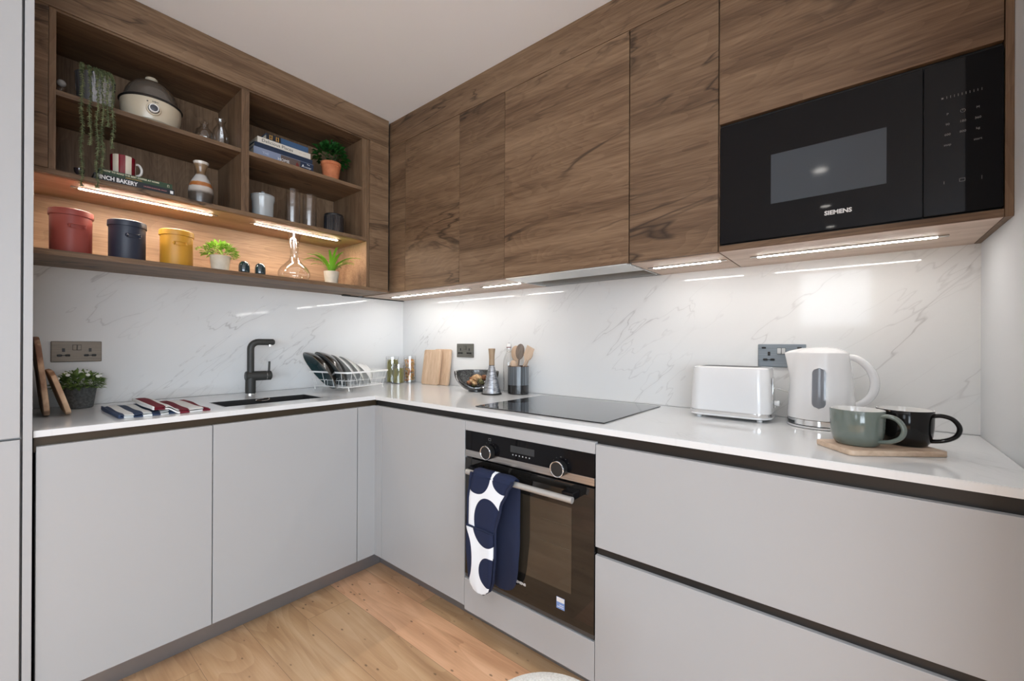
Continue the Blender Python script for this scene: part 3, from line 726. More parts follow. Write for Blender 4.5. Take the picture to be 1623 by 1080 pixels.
strip('long lit strip light nearest the corner under the wall cabinets', -.16, -.8607, 'y', ZU, 'led', G2)
strip('shortest lit strip light, just left of the extractor hood', -.982, -1.228, 'y', ZU, 'led', G2)
strip('short lit strip light just right of the extractor hood', -1.9035, -2.146, 'y', ZU, 'led', G2)
strip('long lit strip light under the microwave cabinet', -2.2637, -2.700, 'y', ZU-.0013, 'led', G2)
# sensor under the shelf unit
t = thing('light_sensor', 'small black light sensor with cable under the shelf unit by the corner', 'sensor', (-.46, -.035, ZU))
MB().box(-.026, .026, -.012, .012, -.008, -.0003, .003).build('sensor_head', 'black', t)
MB().box(.03, .459, .022, .0335, -.0055, -.0003).build('cable_trunking', 'black', t)

# extractor
M['pale_metal'] = plain('pale_metal', (.62, .63, .62), .3, metal=.6, linear=True)
M['filter'] = plain('dark_grease_filter', (.06, .06, .045), .35, metal=.7, linear=True)
t = thing('extractor_hood', 'slim built-in extractor hood above the hob', 'extractor hood', (-.19, -1.555, ZU))
w = MB(); w.box(-.3235, -.035, -1.8605, -1.8545, ZU-.002, ZU+.045); w.box(-.3235, -.035, -1.2540, -1.2475, ZU-.002, ZU+.045); w.box(-.040, -.033, -1.8545, -1.2540, ZU-.002, ZU+.045)
w.build('frame', 'pale_metal', t, True)
MB().box(-.3425, -.185, -1.8540, -1.2545, ZU-.003, ZU+.0015).build('pull_out_visor', 'pale_metal', t, True)
MB().box(-.184, -.041, -1.8540, -1.2545, ZU+.028, ZU+.032).build('filter', 'filter', t, True)
MB().box(-.188, -.185, -1.8540, -1.2545, ZU+.002, ZU+.028).build('inner_lip', 'filter', t, True)

# microwave
def mw_window():
    m, N, L, P = newmat('perforated_window')
    tc = N.new('ShaderNodeTexCoord'); v = N.new('ShaderNodeTexVoronoi'); v.inputs['Scale'].default_value = 330; v.inputs['Randomness'].default_value = 0
    L.new(tc.outputs['Object'], v.inputs['Vector'])
    mx = N.new('ShaderNodeMix'); mx.data_type = 'RGBA'; L.new(math_node(N, L, 'LESS_THAN', v.outputs['Distance'], .35), mx.inputs[0])
    mx.inputs[6].default_value = (.050, .062, .075, 1); mx.inputs[7].default_value = (.012, .016, .02, 1)
    L.new(mx.outputs[2], P.inputs['Base Color']); P.inputs['Roughness'].default_value = .06; P.inputs['Specular IOR Level'].default_value = .3
    return m
M['mesh_window'] = mw_window()
XM = -.3462
t = thing('microwave', 'built-in black microwave with a perforated window under the oak flap', 'microwave', (-.17, -2.487, 1.513))
MB().box(-.326, -.02, -2.785, -2.188, 1.516, 1.905).build('microwave_body', 'black', t, True)
MB().box(-.330, -.3265, -2.7955, -2.1775, 1.5135, 1.9125).build('surround', 'black', t, True)
dr = MB().box(XM, XM+.016, -2.6578, -2.1790, 1.5170, 1.9000, .001).build('door', 'black_glass', t, True)
MB().box(XM-.0008, XM-.0001, -2.588, -2.3222, 1.6210, 1.7720).build('window_pane', 'mesh_window', dr, True)
cp = MB().box(XM, XM+.016, -2.7950, -2.6592, 1.5170, 1.9000, .001).build('control_panel', 'black_glass', t, True)
lettering('SIEMENS', .0165, 'white_print', dr, (XM-.0004+.17, -2.4548+2.487, 1.5655-1.513), FACE_X, sx=1.0, bold=.0006)
w = MB()
for k in range(10):
    yy = -2.7005-.0066*k; w.box(XM-.0004, XM, yy-.0004, yy+.0004, 1.8065, 1.8125)
w.box(XM-.0004, XM, -2.6945, -2.691, 1.8075, 1.8115)
for (yy, zz) in ((-2.7277, 1.5972),):
    for a, b, c, d in ((-.005, .005, -.004, -.0033), (-.005, .005, .0033, .004), (-.005, -.0043, -.004, .004), (.0043, .005, -.004, .004)): w.box(XM-.0004, XM, yy+a, yy+b, zz+c, zz+d)
w.box(XM-.0004, XM, -2.6965, -2.6957, 1.593, 1.600); w.box(XM-.0004, XM, -2.7607, -2.7599, 1.591, 1.600)
pts = [(XM-.0003, -2.7283+.0042*math.cos(a), 1.7675+.0042*math.sin(a)) for a in [2*PI*i/20 for i in range(20)]]
w.tube(pts, .0004, 4, True); w.box(XM-.0004, XM, -2.7287, -2.7280, 1.7675, 1.771)
w.build('touch_scale', 'grey_print', cp, True)
for s_, yy, zz in (('P', -2.702, 1.767), ('M', -2.7536, 1.7675), ('90', -2.702, 1.7415), ('180', -2.7283, 1.742), ('360', -2.7536, 1.742), ('600', -2.702, 1.716), ('800', -2.7283, 1.7165), ('kg', -2.7536, 1.7165), ('stop', -2.702, 1.6905), ('start', -2.7536, 1.6905)):
    lettering(s_, .0075, 'grey_print', cp, (XM-.0003+.17, yy+2.487, zz-1.513), FACE_X, align='CENTER')

# ceiling downlights; the one nearest the cabinets is added to brighten the floor
for i, (x, y) in enumerate(((-2.83, -2.30), (-3.89, -2.28), (-4.80, -2.28), (-1.50, -1.80), (-2.83, -4.3), (-1.3, -4.3))):
    t = thing('downlight', 'recessed round ceiling downlight with white rim out of view', 'light', (x, y, CEIL), group='ceiling downlights of the room')
    w = MB(); w.lathe([(.040, -.0008), (.052, -.0008), (.052, -.004), (.046, -.006), (.040, -.004)], 32, closed=True); w.build('rim', 'white_plastic', t)
    MB().cyl((0, 0, -.0035), .0385, .0025, seg=32).build('lamp', 'down', t)
    l = bpy.data.lights.new('downlight_beam', 'SPOT'); l.energy = 45 if y > -2 else 105; l.spot_size = 2.1; l.spot_blend = .8; l.shadow_soft_size = .12 if y > -2 else .05; l.color = (.88, .94, 1.0)
    lo = bpy.data.objects.new('downlight_beam', l); COL.objects.link(lo); lo.location = (x, y, CEIL-.02)
# ================================================================== things on the worktop
H = .920
# sockets
M['socket_bronze'] = mottled('brushed_bronze_plate', (118, 108, 96), (136, 126, 112), 6, .4, stretch=(1, 1, 80), metal=.25)
M['socket_grey'] = mottled('brushed_grey_plate', (118, 128, 136), (142, 150, 156), 6, .35, stretch=(1, 1, 80), metal=.3)
M['socket_dark'] = mottled('dark_nickel_plate', (92, 90, 84), (112, 110, 102), 6, .4, stretch=(1, 1, 80), metal=.25)
def socket(label, loc, rotz, mat, usb=False, w_=.151, h_=.086, dark_switch=False):
    """double switched socket, local x along the wall, facing -y"""
    t = thing('double_socket', label, 'socket', loc, rotz)
    MB().box(-w_/2, w_/2, -.0075, -.0005, 0, h_, .003).build('plate', mat, t)
    zc = h_*.62
    for sx in (-1, 1):
        cx = sx*w_*.26
        h = MB(); h.box(cx-.0042, cx+.0042, -.0085, -.0076, h_*.49, h_*.49+.015, .0004); h.build('earth_slot', 'black', t)
        for q in (-1, 1):
            p = MB(); p.box(cx+q*.0115-.0075, cx+q*.0115+.0075, -.0085, -.0076, h_*.27, h_*.27+.0085, .003); p.build('pin_slot', 'black', t)
        MB().box(cx-.006, cx+.006, -.0083, -.0076, h_*.30, h_*.30+.003).build('slot_bridge', 'black', t)
        s = MB(); x0 = sx*.0068; s.box(x0-.0058, x0+.0058, -.0115, -.0076, h_*.58, h_*.58+.021, .0012); s.build('switch', 'pale_metal' if usb else mat, t)
        fr = MB(); fr.box(x0-.0066, x0+.0066, -.0081, -.0076, h_*.58-.0012, h_*.58+.0222); fr.build('switch_gap', 'black', t)
        if usb:
            u = MB(); u.box(sx*w_*.37-.007, sx*w_*.37+.007, -.0084, -.0076, h_*.80, h_*.80+.0065, .002); u.build('usb_port', 'black', t)
    return t
socket('brushed bronze double socket above the potted daisies on the left wall', (-1.651, 0, 1.1035), 0, 'socket_bronze')
socket('dark metal double socket between the chopping boards and the grater', (0, -.6415, 1.1015), -PI/2, 'socket_dark', w_=.147)
socket('grey metal double socket with usb ports behind the kettle spout', (0, -2.3106, 1.1045), -PI/2, 'socket_grey', True)

# leaning acacia boards
M['acacia'] = mottled('acacia_wood', (150, 104, 72), (224, 190, 154), 16, .55, 4.5, stretch=(1, 1, .45))
M['acacia_dark'] = mottled('live_edge_acacia', (120, 82, 60), (216, 180, 146), 20, .6, 5.0, stretch=(1, 1, .5))
def lean_board(name, label, loc, w_, h_, th, ang, mat, hole=True):
    w = MB(); poly = []
    for i in range(28):
        a = 2*PI*i/28; c, s = math.cos(a), math.sin(a)
        px = w_/2*abs(c)**.42*(1 if c > 0 else -1); py = h_/2 + h_/2*abs(s)**.42*(1 if s > 0 else -1)
        px += .003*math.sin(i*2.1)
        poly.append((px, py))
    w.prism(poly, 0, th, .003, 2)
    # polygon (u,v) -> board standing: u along y, v up, thickness along +x
    w.bm.transform(Matrix(((0, 0, 1, 0), (1, 0, 0, 0), (0, 1, 0, 0), (0, 0, 0, 1))))
    w.bm.transform(Matrix.Rotation(ang, 4, 'Y'))
    return single(name, label, 'chopping board', w, mat, loc)
lean_board('serving_board', 'taller live-edge wooden board leaning on the tall unit behind the other', (-1.758, -.225, H+.001), .29, .285, .015, -math.radians(5.5), 'acacia_dark')
lean_board('serving_board', 'shorter wooden board leaning in front, nearest the potted daisies', (-1.704, -.235, H+.001), .30, .168, .014, -math.radians(16), 'acacia')

# potted daisies
def leafy(nl, rx, ry, rz, size, seed, zc=0.0, droop=.3, up=.5, fold=True):
    rnd = random.Random(seed); m = MB()
    for i in range(nl):
        a = rnd.uniform(0, 2*PI); el = math.asin(rnd.uniform(-.25, 1)); rr = rnd.uniform(.45, 1.0)**.6
        p = Vector((rx*math.cos(a)*math.cos(el)*rr, ry*math.sin(a)*math.cos(el)*rr, zc+rz*math.sin(el)*rr))
        d = Vector((math.cos(a)*math.cos(el), math.sin(a)*math.cos(el), math.sin(el)*.8+up*rnd.uniform(-.5, 1))).normalized()
        d = (d+Vector((rnd.uniform(-.5, .5), rnd.uniform(-.5, .5), rnd.uniform(-.4, .4)))).normalized()
        s = size*rnd.uniform(.6, 1.25); side = d.cross(Vector((rnd.uniform(-.3, .3), rnd.uniform(-.3, .3), 1))).normalized(); nrm = side.cross(d)
        b = p + nrm*s*.05; tip = p+d*s-Vector((0, 0, droop*s*.3)); mid = p+d*s*.5
        m.quad(b, mid+side*s*.28+nrm*s*.06, tip, mid-nrm*s*.02); m.quad(b, mid-nrm*s*.02, tip, mid-side*s*.28+nrm*s*.06)
    return m
M['stone_pot'] = mottled('dark_stone_pot', (58, 60, 60), (88, 90, 90), 120, .7, 3)
M['leaf_mid'] = mottled('mid_green_leaf', (66, 96, 40), (136, 160, 88), 40, .6, 3)
M['leaf_lime'] = mottled('lime_leaf', (96, 150, 30), (178, 214, 84), 50, .55, 3)
M['leaf_dark'] = mottled('dark_green_leaf', (14, 58, 16), (34, 92, 34), 40, .5, 3)
M['leaf_spider'] = stripes('striped_lime_leaf', 'x', (120, 176, 44), (92, 150, 34), 180, .6, bumpy=False, rough=.5)
M['petal'] = plain('white_petal', (.80, .80, .74), .7, linear=True)
M['soil'] = mottled('dark_soil', (30, 22, 16), (60, 46, 34), 200, .9)
def pot(t, prof, mat, soil_r, soil_z, seg=40):
    MB().lathe(prof, seg).build('pot', mat, t)
    MB().cyl((0, 0, soil_z-.004), soil_r, .004).build('soil', 'soil', t)
t = thing('potted_daisies', 'small white daisies in a dark stone pot below the left socket', 'plant', (-1.6525, -.10, H))
pot(t, [(0, .0005), (.039, .0005), (.042, .003), (.053, .084), (.0535, .087), (.050, .087), (.046, .07), (0, .07)], 'stone_pot', .047, .078)
w = leafy(520, .070, .066, .052, .024, 3, .090); 
for i in range(60):
    a = i*2.4; r = .04; w.tube([(r*.6*math.cos(a), r*.6*math.sin(a), .075), (r*1.6*math.cos(a), r*1.5*math.sin(a), .10+.02*math.sin(i))], .0007, 4)
w.build('foliage', 'leaf_mid', t)
rnd = random.Random(4)
for i in range(22):
    a = rnd.uniform(PI*.9, PI*2.1) if i < 16 else rnd.uniform(0, PI); r = rnd.uniform(.015, .074); z = .088+.052*math.sqrt(max(0, 1-(r/.082)**2))+.004
    c = Vector((r*math.cos(a), r*.85*math.sin(a), z)); f = MB()
    n = Vector((math.cos(a)*r*8, math.sin(a)*r*8-.5, .7)).normalized(); q = n.to_track_quat('Z', 'Y').to_matrix().to_4x4()
    f.sphere(c+Vector((0, -.004, .004)), .0072, (1, 1, .45), 10, q)
    f.build('flower', 'petal', t)

# striped tea towels
def towel(name, label, loc, sx, sy, mat, rot, base=None, layers=2, seed=1):
    rnd = random.Random(seed); m = MB(); nx, ny = 26, 14
    for L_ in range(layers):
        z0 = .0005+L_*.0062; th = .0055; top, bot = [], []
        for j in range(ny+1):
            v = j/ny; rt, rb = [], []
            for i in range(nx+1):
                u = i/nx
                x = (u-.5)*sx + .004*math.sin(v*5+L_*2+seed); y = (v-.5)*sy + .006*math.sin(u*7+L_*1.7+seed)*(1-v)
                b = base(x, y) if base else 0
                wv = .0013*(1+math.sin(u*13+v*4+L_+seed))+.0012*(1+math.sin(v*9+seed))
                e = min(1, min(u, 1-u)*12, min(v, 1-v)*12)**.5
                rb.append((x, y, z0+b+(wv if L_ else 0))); rt.append((x, y, z0+b+th*(.35+.65*e)+wv))
            top.append(rt); bot.append(rb)
        m.grid(top); m.grid([r[::-1] for r in bot]); m.grid([top[0], bot[0]]); m.grid([bot[-1], top[-1]])
        m.grid([[r[0] for r in bot], [r[0] for r in top]]); m.grid([[r[-1] for r in top], [r[-1] for r in bot]])
        m.tube([((-.5)*sx+.001, (j/8-.5)*sy, z0+th*.5+(base(-.5*sx, 0) if base else 0)+.0015) for j in range(9)], .0036, 8)
    return single(name, label, 'tea towel', m, mat, loc, rot)
M['towel_blue'] = stripes('blue_and_white_stripes', 'x', (48, 62, 88), (222, 222, 218), 20, .5, .78, .9)
M['towel_red'] = stripes('burgundy_and_white_stripes', 'x', (112, 18, 36), (226, 224, 220), 13.5, .42, .12, .9)
towel('tea_towel', 'folded blue and white striped tea towel partly under the burgundy one', (-1.520, -.395, H), .155, .33, 'towel_blue', .02, None, 2, 1)
def over(x, y):
    f = min(1, max(0, (-.010-x)/.035)); return .0200*f*f*(3-2*f)
towel('tea_towel', 'folded burgundy and white striped tea towel beside the sink', (-1.418, -.385, H), .172, .37, 'towel_red', .0, over, 2, 2)

# dish rack
RC = Vector((-.530, -.205, H)); RA = math.radians(14)
t = thing('dish_rack', 'white wire dish rack holding plates in the corner', 'dish rack', tuple(RC), RA)
M['white_wire'] = plain('white_coated_wire', (.90, .89, .86), .3, coat=.3, linear=True)
def rrect(a, b, z, r=.03, n=5):
    pts = []
    for cx, cy, s in ((a-r, b-r, 0), (-a+r, b-r, 1), (-a+r, -b+r, 2), (a-r, -b+r, 3)):
        for i in range(n+1):
            an = PI/2*(s+i/n); pts.append((cx+r*math.cos(an), cy+r*math.sin(an), z))
    return pts
A_, B_ = .168, .160
w = MB(); o_ = rrect(A_, B_, .100); i_ = rrect(A_-.0016, B_-.0016, .100)
rows = [[(x, y, z) for x, y, z in o_], [(x, y, z+.009) for x, y, z in o_], [(x, y, z+.009) for x, y, z in i_], [(x, y, z) for x, y, z in i_], [(x, y, z) for x, y, z in o_]]
w.grid(rows, closed_u=True); w.build('rim_band', 'white_wire', t)
w = MB(); w.tube(rrect(A_-.022, B_-.022, .022), .0018, 6, True); w.tube(rrect(A_-.011, B_-.011, .060), .0013, 6, True); w.build('lower_loops', 'white_wire', t)
for i in range(13):
    x = -A_+.034+i*(2*A_-.068)/12
    MB().tube([(x, -B_+.022, .022), (x, B_-.022, .022)], .0012, 6).build('base_wire', 'white_wire', t)
for i in range(5):
    x = -A_+.03+i*(2*A_-.06)/4
    for s in (-1, 1): MB().tube([(x, s*(B_-.001), .103), (x*.9, s*(B_-.022), .022)], .0013, 6).build('side_wire', 'white_wire', t)
for i in range(4):
    y = -B_+.05+i*(2*B_-.1)/3
    for s in (-1, 1): MB().tube([(s*(A_-.001), y, .103), (s*(A_-.022), y*.9, .022)], .0013, 6).build('end_wire', 'white_wire', t)
for r_ in (-1, 1):
    for i in range(7):
        x = -A_+.045+i*.028
        pts = [(x-.0095, r_*.055, .022), (x-.0095, r_*.055, .050)] + [(x-.0095*math.cos(PI*k/6), r_*.055, .050+.0095*math.sin(PI*k/6)) for k in range(1, 6)] + [(x+.0095, r_*.055, .050), (x+.0095, r_*.055, .022)]
        MB().tube(pts, .0012, 6).build('plate_divider', 'white_wire', t)
for sx in (-1, 1):
    for sy in (-1, 1): MB().tube([(sx*(A_-.035), sy*(B_-.030), .022), (sx*(A_-.035), sy*(B_-.026), .0008)], [.0022, .0035], 8).build('foot', 'white_wire', t)
# plates, each leaning over to the left
M['plate_teal'] = plain('deep_teal_glaze', (.006, .030, .034), .2, coat=.25, linear=True, mottling=.2, scale=12)
M['plate_black'] = plain('black_bronze_glaze', (.014, .011, .009), .22, coat=.4, linear=True)
M['rim_bronze'] = plain('bronze_rim', (.14, .10, .06), .35, linear=True)
M['white_china'] = plain('white_china', (.82, .81, .78), .15, coat=.5, mottling=.01, linear=True)
M['china_grey'] = plain('oatmeal_china', (.66, .64, .58), .25, coat=.4, linear=True)
def plate(name, label, pos, tilt, yaw, R_, depth, face, back, group=None):
    # local +z is the eating side; the thing's axis is turned to point left and down
    n = Vector((-math.cos(tilt)*math.cos(yaw), -math.cos(tilt)*math.sin(yaw), -math.sin(tilt)))
    q = n.to_track_quat('Z', 'Y').to_euler()
    t = thing(name, label, 'plate' if depth < .035 else 'bowl', pos, rot=q, group=group)
    m = MB(); m.lathe([(0, .002), (R_*.48, .002), (R_*.62, depth*.18), (R_*.80, depth*.52), (R_*.93, depth*.83), (R_, depth), (R_*1.002, depth-.0015), (R_*.995, depth-.003)], 56)
    m.build('eating_side', face, t)
    m = MB(); m.lathe([(R_*.994, depth-.0032), (R_*.94, depth*.80-.004), (R_*.82, depth*.50-.005), (R_*.64, depth*.14-.005), (R_*.52, -.0045), (R_*.50, -.0075), (R_*.48, -.0045), (0, -.004)], 56)
    m.build('underside', back, t)
    m = MB(); m.tube([(R_*math.cos(a), R_*math.sin(a), depth-.001) for a in [2*PI*i/72 for i in range(72)]], .0013, 6, True); m.build('rim', 'rim_bronze' if 'black' in back or 'teal' in face else 'white_china', t)
    return t
tl = math.radians(36); yw = math.radians(-7)
plate('dinner_plate', 'frontmost dark teal plate with a bronze rim in the dish rack', (-.690, -.232, 1.057), tl, yw, .129, .044, 'plate_teal', 'plate_black')
plate('dinner_plate', 'black glossy plate directly behind the teal-faced one in the dish rack', (-.620, -.222, 1.058), tl, yw, .129, .044, 'plate_teal', 'plate_black')
plate('side_plate', 'white plate leaning directly behind the black plates', (-.556, -.214, 1.042), tl, yw, .112, .024, 'white_china', 'white_china')
plate('side_plate', 'rearmost white plate with a greyish underside in the dish rack', (-.506, -.212, 1.036), tl, yw, .106, .024, 'white_china', 'china_grey')
plate('cereal_bowl', 'small white bowl behind the plates in the dish rack', (-.408, -.190, 1.022), tl, yw, .078, .040, 'white_china', 'white_china')

# storage jars
M['noodle'] = mottled('green_noodles', (96, 98, 36), (188, 176, 96), 1, .7, 3, stretch=(160, 160, 3))
M['fusilli'] = mottled('tricolour_pasta', (222, 140, 60), (244, 214, 140), 60, .6, 3)
def jar(label, x, y, r, h, lid_label=None):
    t = thing('storage_jar', label, 'jar', (x, y, H))
    MB().lathe([(0, .001), (r-.002, .001), (r, .003), (r, h), (r-.002, h), (r-.002, .005), (0, .005)], 36).build('glass_body', 'glass', t)
    w = MB(); w.lathe([(0, h+.0005), (r+.0008, h+.0005), (r+.0008, h+.010), (r-.002, h+.013), (0, h+.013)], 36); w.build('lid', 'glass', t)
    return t
jar('tall glass jar of green noodles, rearmost in the corner', -.145, -.080, .043, .165)
jar('shorter glass jar of green noodles beside the dish rack', -.160, -.170, .036, .118)
jar('glass jar of tricolour pasta spirals nearest the chopping boards', -.064, -.165, .041, .170)
def stuff_in(name, label, cat, mb, mat, x, y):
    o = single(name, label, cat, mb, mat, (x, y, H)); o['kind'] = 'stuff'; return o
def noodles(r, h, seed):
    rnd = random.Random(seed); m = MB()
    for i in range(150):
        a = rnd.uniform(0, 2*PI); q = r*math.sqrt(rnd.random()); x, y = q*math.cos(a), q*math.sin(a)
        m.tube([(x, y, .007), (x+rnd.uniform(-.001, .001), y+rnd.uniform(-.001, .001), h*rnd.uniform(.86, 1))], .0016, 5)
    return m
stuff_in('dried_noodles', 'long green dried noodles filling the tall jar in the corner', 'pasta', noodles(.038, .158, 1), 'noodle', -.145, -.080)
stuff_in('dried_noodles', 'green dried noodles filling the shorter jar beside the dish rack', 'pasta', noodles(.033, .104, 2), 'noodle', -.160, -.170)
rnd = random.Random(5); m = MB()
for k, (c1) in enumerate(range(270)):
    a = rnd.uniform(0, 2*PI); q = .031*math.sqrt(rnd.random()); z = .014+.142*rnd.random()
    d = Vector((rnd.uniform(-1, 1), rnd.uniform(-1, 1), rnd.uniform(-1, 1))).normalized(); o1 = d.orthogonal().normalized(); o2 = d.cross(o1)
    c = Vector((q*math.cos(a), q*math.sin(a), z)); m.mi = rnd.choice((0, 0, 0, 0, 1, 2))
    m.tube([c+d*(.0016*(i-4))+(o1*math.cos(i*1.3)+o2*math.sin(i*1.3))*.0024 for i in range(9)], .0017, 5)
M['fus2'] = plain('tomato_pasta', (.52, .14, .04), .6, linear=True); M['fus3'] = plain('spinach_pasta', (.20, .17, .04), .6, linear=True)
o = m.build('pasta_spirals', ['fusilli', 'fus2', 'fus3']); o.location = (-.064, -.165, H); tag(o, 'orange, yellow and green pasta spirals filling the glass jar', 'pasta', None, 'stuff')

# small beech chopping boards leaning on the hob wall
M['beech'] = wood('beech_board', 'z', [(0.3, (0.52, 0.34, 0.21)), (0.5, (0.64, 0.45, 0.30)), (0.75, (0.74, 0.56, 0.40))], crack=.05, fine=90)
def beech(label, loc, w_, h_, ang, th=.014):
    poly = []; r = .014
    for cx, cy, s in ((w_/2-r, h_-r, 0), (-w_/2+r, h_-r, 1), (-w_/2+r, r, 2), (w_/2-r, r, 3)):
        for i in range(6):
            an = PI/2*(s+i/5); poly.append((cx+r*math.cos(an), cy+r*math.sin(an)))
    m = MB(); m.prism(poly, 0, th, .002, 2)
    m.bm.transform(Matrix(((0, 0, 1, 0), (1, 0, 0, 0), (0, 1, 0, 0), (0, 0, 0, 1)))); m.bm.transform(Matrix.Rotation(ang, 4, 'Y'))
    return single('chopping_board', label, 'chopping board', m, 'beech', loc)
beech('rear beech chopping board leaning on the splashback left of the small socket', (-.052, -.455, H+.001), .155, .232, math.radians(7))
beech('front beech chopping board, the left one of the pair leaning together', (-.078, -.385, H+.001), .165, .228, math.radians(7.5))

# slanted black bowl with dried pods
M['bowl_black'] = mottled('speckled_black_glaze', (18, 18, 18), (92, 92, 90), 260, .25, 6, coat=.5)
M['bowl_rim'] = plain('glossy_black_rim', (.02, .02, .02), .15, coat=.6, linear=True)
BC = (-.140, -.872, H)
t = thing('slanted_bowl', 'black bowl with a slanting rim holding dried pods, left of the grater', 'bowl', BC)
def bowl_rows(R_, H_, z0, cut):
    rows = []
    for k in range(17):
        s = k/16; row = []
        for i in range(64):
            a = 2*PI*i/64
            # the rim dips on the side facing the room
            f = max(0.0, math.cos(a-math.radians(222)))
            top = max(z0+.004, H_*(1-cut*f**.8))
            z = z0+(top-z0)*s
            r = R_*math.sqrt(max(0.0, 1-((H_-z)/(H_-z0+.012))**2))
            row.append((r*math.cos(a), r*math.sin(a), z))
        rows.append(row)
    return rows
ro = bowl_rows(.126, .112, .010, .86); ri = bowl_rows(.109, .112, .022, .80)
for a_, b_ in zip(ri[-1], ro[-1]): pass
ri[-1] = [(p[0], p[1], q[2]) for p, q in zip(ri[-1], ro[-1])]
m = MB(); m.grid(ro, closed_u=True); m.grid([[ (p[0]*.0, p[1]*.0, .010) for p in ro[0]], ro[0]], closed_u=True); m.cyl((0, 0, .0005), .047, .014, bev=.002); m.build('outer_wall', 'bowl_rim', t)
m = MB(); m.grid([r[::-1] for r in ri], closed_u=True); m.grid([ri[0], [(0, 0, .020) for p in ri[0]]], closed_u=True); m.build('inner_wall', 'bowl_black', t)
m = MB(); m.grid([ro[-1], [((p[0]+q[0])/2, (p[1]+q[1])/2, p[2]+.003) for p, q in zip(ro[-1], ri[-1])], ri[-1]], closed_u=True); m.build('rim', 'bowl_rim', t)
M['pod1'] = mottled('dried_pod_tan', (150, 106, 66), (214, 180, 136), 90, .8, 4, bump=.6)
M['pod2'] = mottled('dried_pod_rust', (108, 64, 40), (166, 112, 76), 90, .8, 4, bump=.6)
M['pod3'] = mottled('dried_pod_olive', (60, 58, 36), (128, 120, 78), 90, .8, 4, bump=.6)
rnd = random.Random(11)
spec = [(0, 0, .072, .030, 'pod1', 'large pale ridged dried pod in the middle of the black bowl'), (-.045, .028, .048, .018, 'pod2', 'rust dried pod at the left front of the black bowl'), (-.040, -.012, .046, .017, 'pod1', 'pale dried pod at the front of the black bowl'),
        (-.012, -.050, .054, .020, 'pod3', 'olive dried pod at the right of the black bowl'), (.010, .055, .060, .019, 'pod2', 'rust dried pod at the back left of the black bowl'), (.030, -.045, .075, .018, 'pod2', 'rust dried pod high at the back right of the black bowl'),
        (-.060, .000, .060, .012, 'pod1', 'small pale dried pod on the lip of the black bowl'), (-.005, .020, .036, .018, 'pod3', 'olive dried pod low in the black bowl'), (.045, .010, .066, .020, 'pod1', 'pale dried pod at the back of the black bowl')]
for i, (x, y, z, r, mt, lb) in enumerate(spec):
    m = MB(); rows = []; r *= .88
    for j in range(11):
        th = PI*j/10; row = []
        for k in range(32):
            ph = 2*PI*k/32; rr = r*(1+.10*abs(math.sin(4*ph)))*(1-.15*math.cos(2*th)); row.append((rr*math.sin(th)*math.cos(ph), rr*math.sin(th)*math.sin(ph), .85*r*math.cos(th)))
        rows.append(row)
    m.grid(rows, closed_u=True)
    single('dried_pod', lb, 'dried pod', m, mt, (BC[0]+x*.75+.018, BC[1]+y*.8+.014, H+z), rot=(rnd.uniform(-.7, .7), rnd.uniform(-.7, .7), rnd.uniform(0, 6)), group='dried pods in the black bowl')

# conical grater with wooden grip
M['grater'] = mottled('punched_steel', (120, 124, 130), (200, 203, 208), 40, .28, 3, bump=.1, stretch=(1, 1, 3.5), metal=.75)
M['grip'] = wood('ash_grip', 'z', [(0.3, (0.26, 0.17, 0.10)), (0.5, (0.36, 0.25, 0.155)), (0.75, (0.46, 0.33, 0.21))], crack=.1)
t = thing('cone_grater', 'conical steel grater with a wooden neck, standing in front of the bowl', 'grater', (-.193, -1.034, H))
MB().lathe([(0, .0008), (.053, .0008), (.054, .004), (.052, .008), (0, .008)], 48).build('base_ring', 'black', t)
m = MB(); m.lathe([(0, .0085), (.049, .0085), (.0145, .152), (0, .152)], 48)
m.build('steel_cone', 'grater', t)
for z in [.016+.0075*i for i in range(16)]:
    r = .049-(z-.0085)/.1435*.0345
    m = MB()
    for k in range(9):
        a = PI*.83+.085*k*(1+.3*(z/.15)); m.box(-.0028, .0028, -.0006, .0018, -.0011, .0011, mat=Matrix.Translation((r*math.cos(a), r*math.sin(a), z)) @ Matrix.Rotation(a-PI/2, 4, 'Z'))
    o = m.build('cutting_row', 'steel', t)
MB().lathe([(0, .1523), (.0150, .1523), (.0150, .155), (0, .155)], 32).build('collar', 'bronze', t)
MB().lathe([(0, .1552), (.0150, .1552), (.0145, .185), (.0150, .205), (.0185, .240), (.0185, .242), (0, .243)], 32).build('grip', 'grip', t)

# swing-top bottle
t = thing('swing_top_bottle', 'clear glass swing-top bottle behind the utensil crock', 'bottle', (-.046, -1.030, H))
MB().lathe([(0, .001), (.030, .001), (.032, .004), (.032, .165), (.028, .190), (.014, .225), (.0125, .245), (.0135, .250), (.0115, .250), (.0105, .226), (.026, .188), (.0300, .164), (.0300, .006), (0, .006)], 36).build('glass_body', 'glass', t)
MB().lathe([(0, .2505), (.0135, .2505), (.0145, .258), (.0125, .270), (0, .272)], 28).build('stopper', 'white_china', t)
MB().lathe([(.010, .2455), (.0142, .2465), (.0142, .2500), (.010, .2500)], 24, closed=True).build('rubber_seal', plain('dark_red_rubber', (.16, .02, .02), .6, linear=True), t)
m = MB(); m.tube([(0, .0155, .222), (0, .0165, .245), (0, .012, .266), (0, 0, .2755), (0, -.012, .266), (0, -.0165, .245), (0, -.0155, .222)], .0011, 6)
m.tube([(.0145*math.cos(a), .0145*math.sin(a), .223) for a in [2*PI*i/24 for i in range(24)]], .0011, 6, True); m.build('wire_clasp', 'chrome', t)

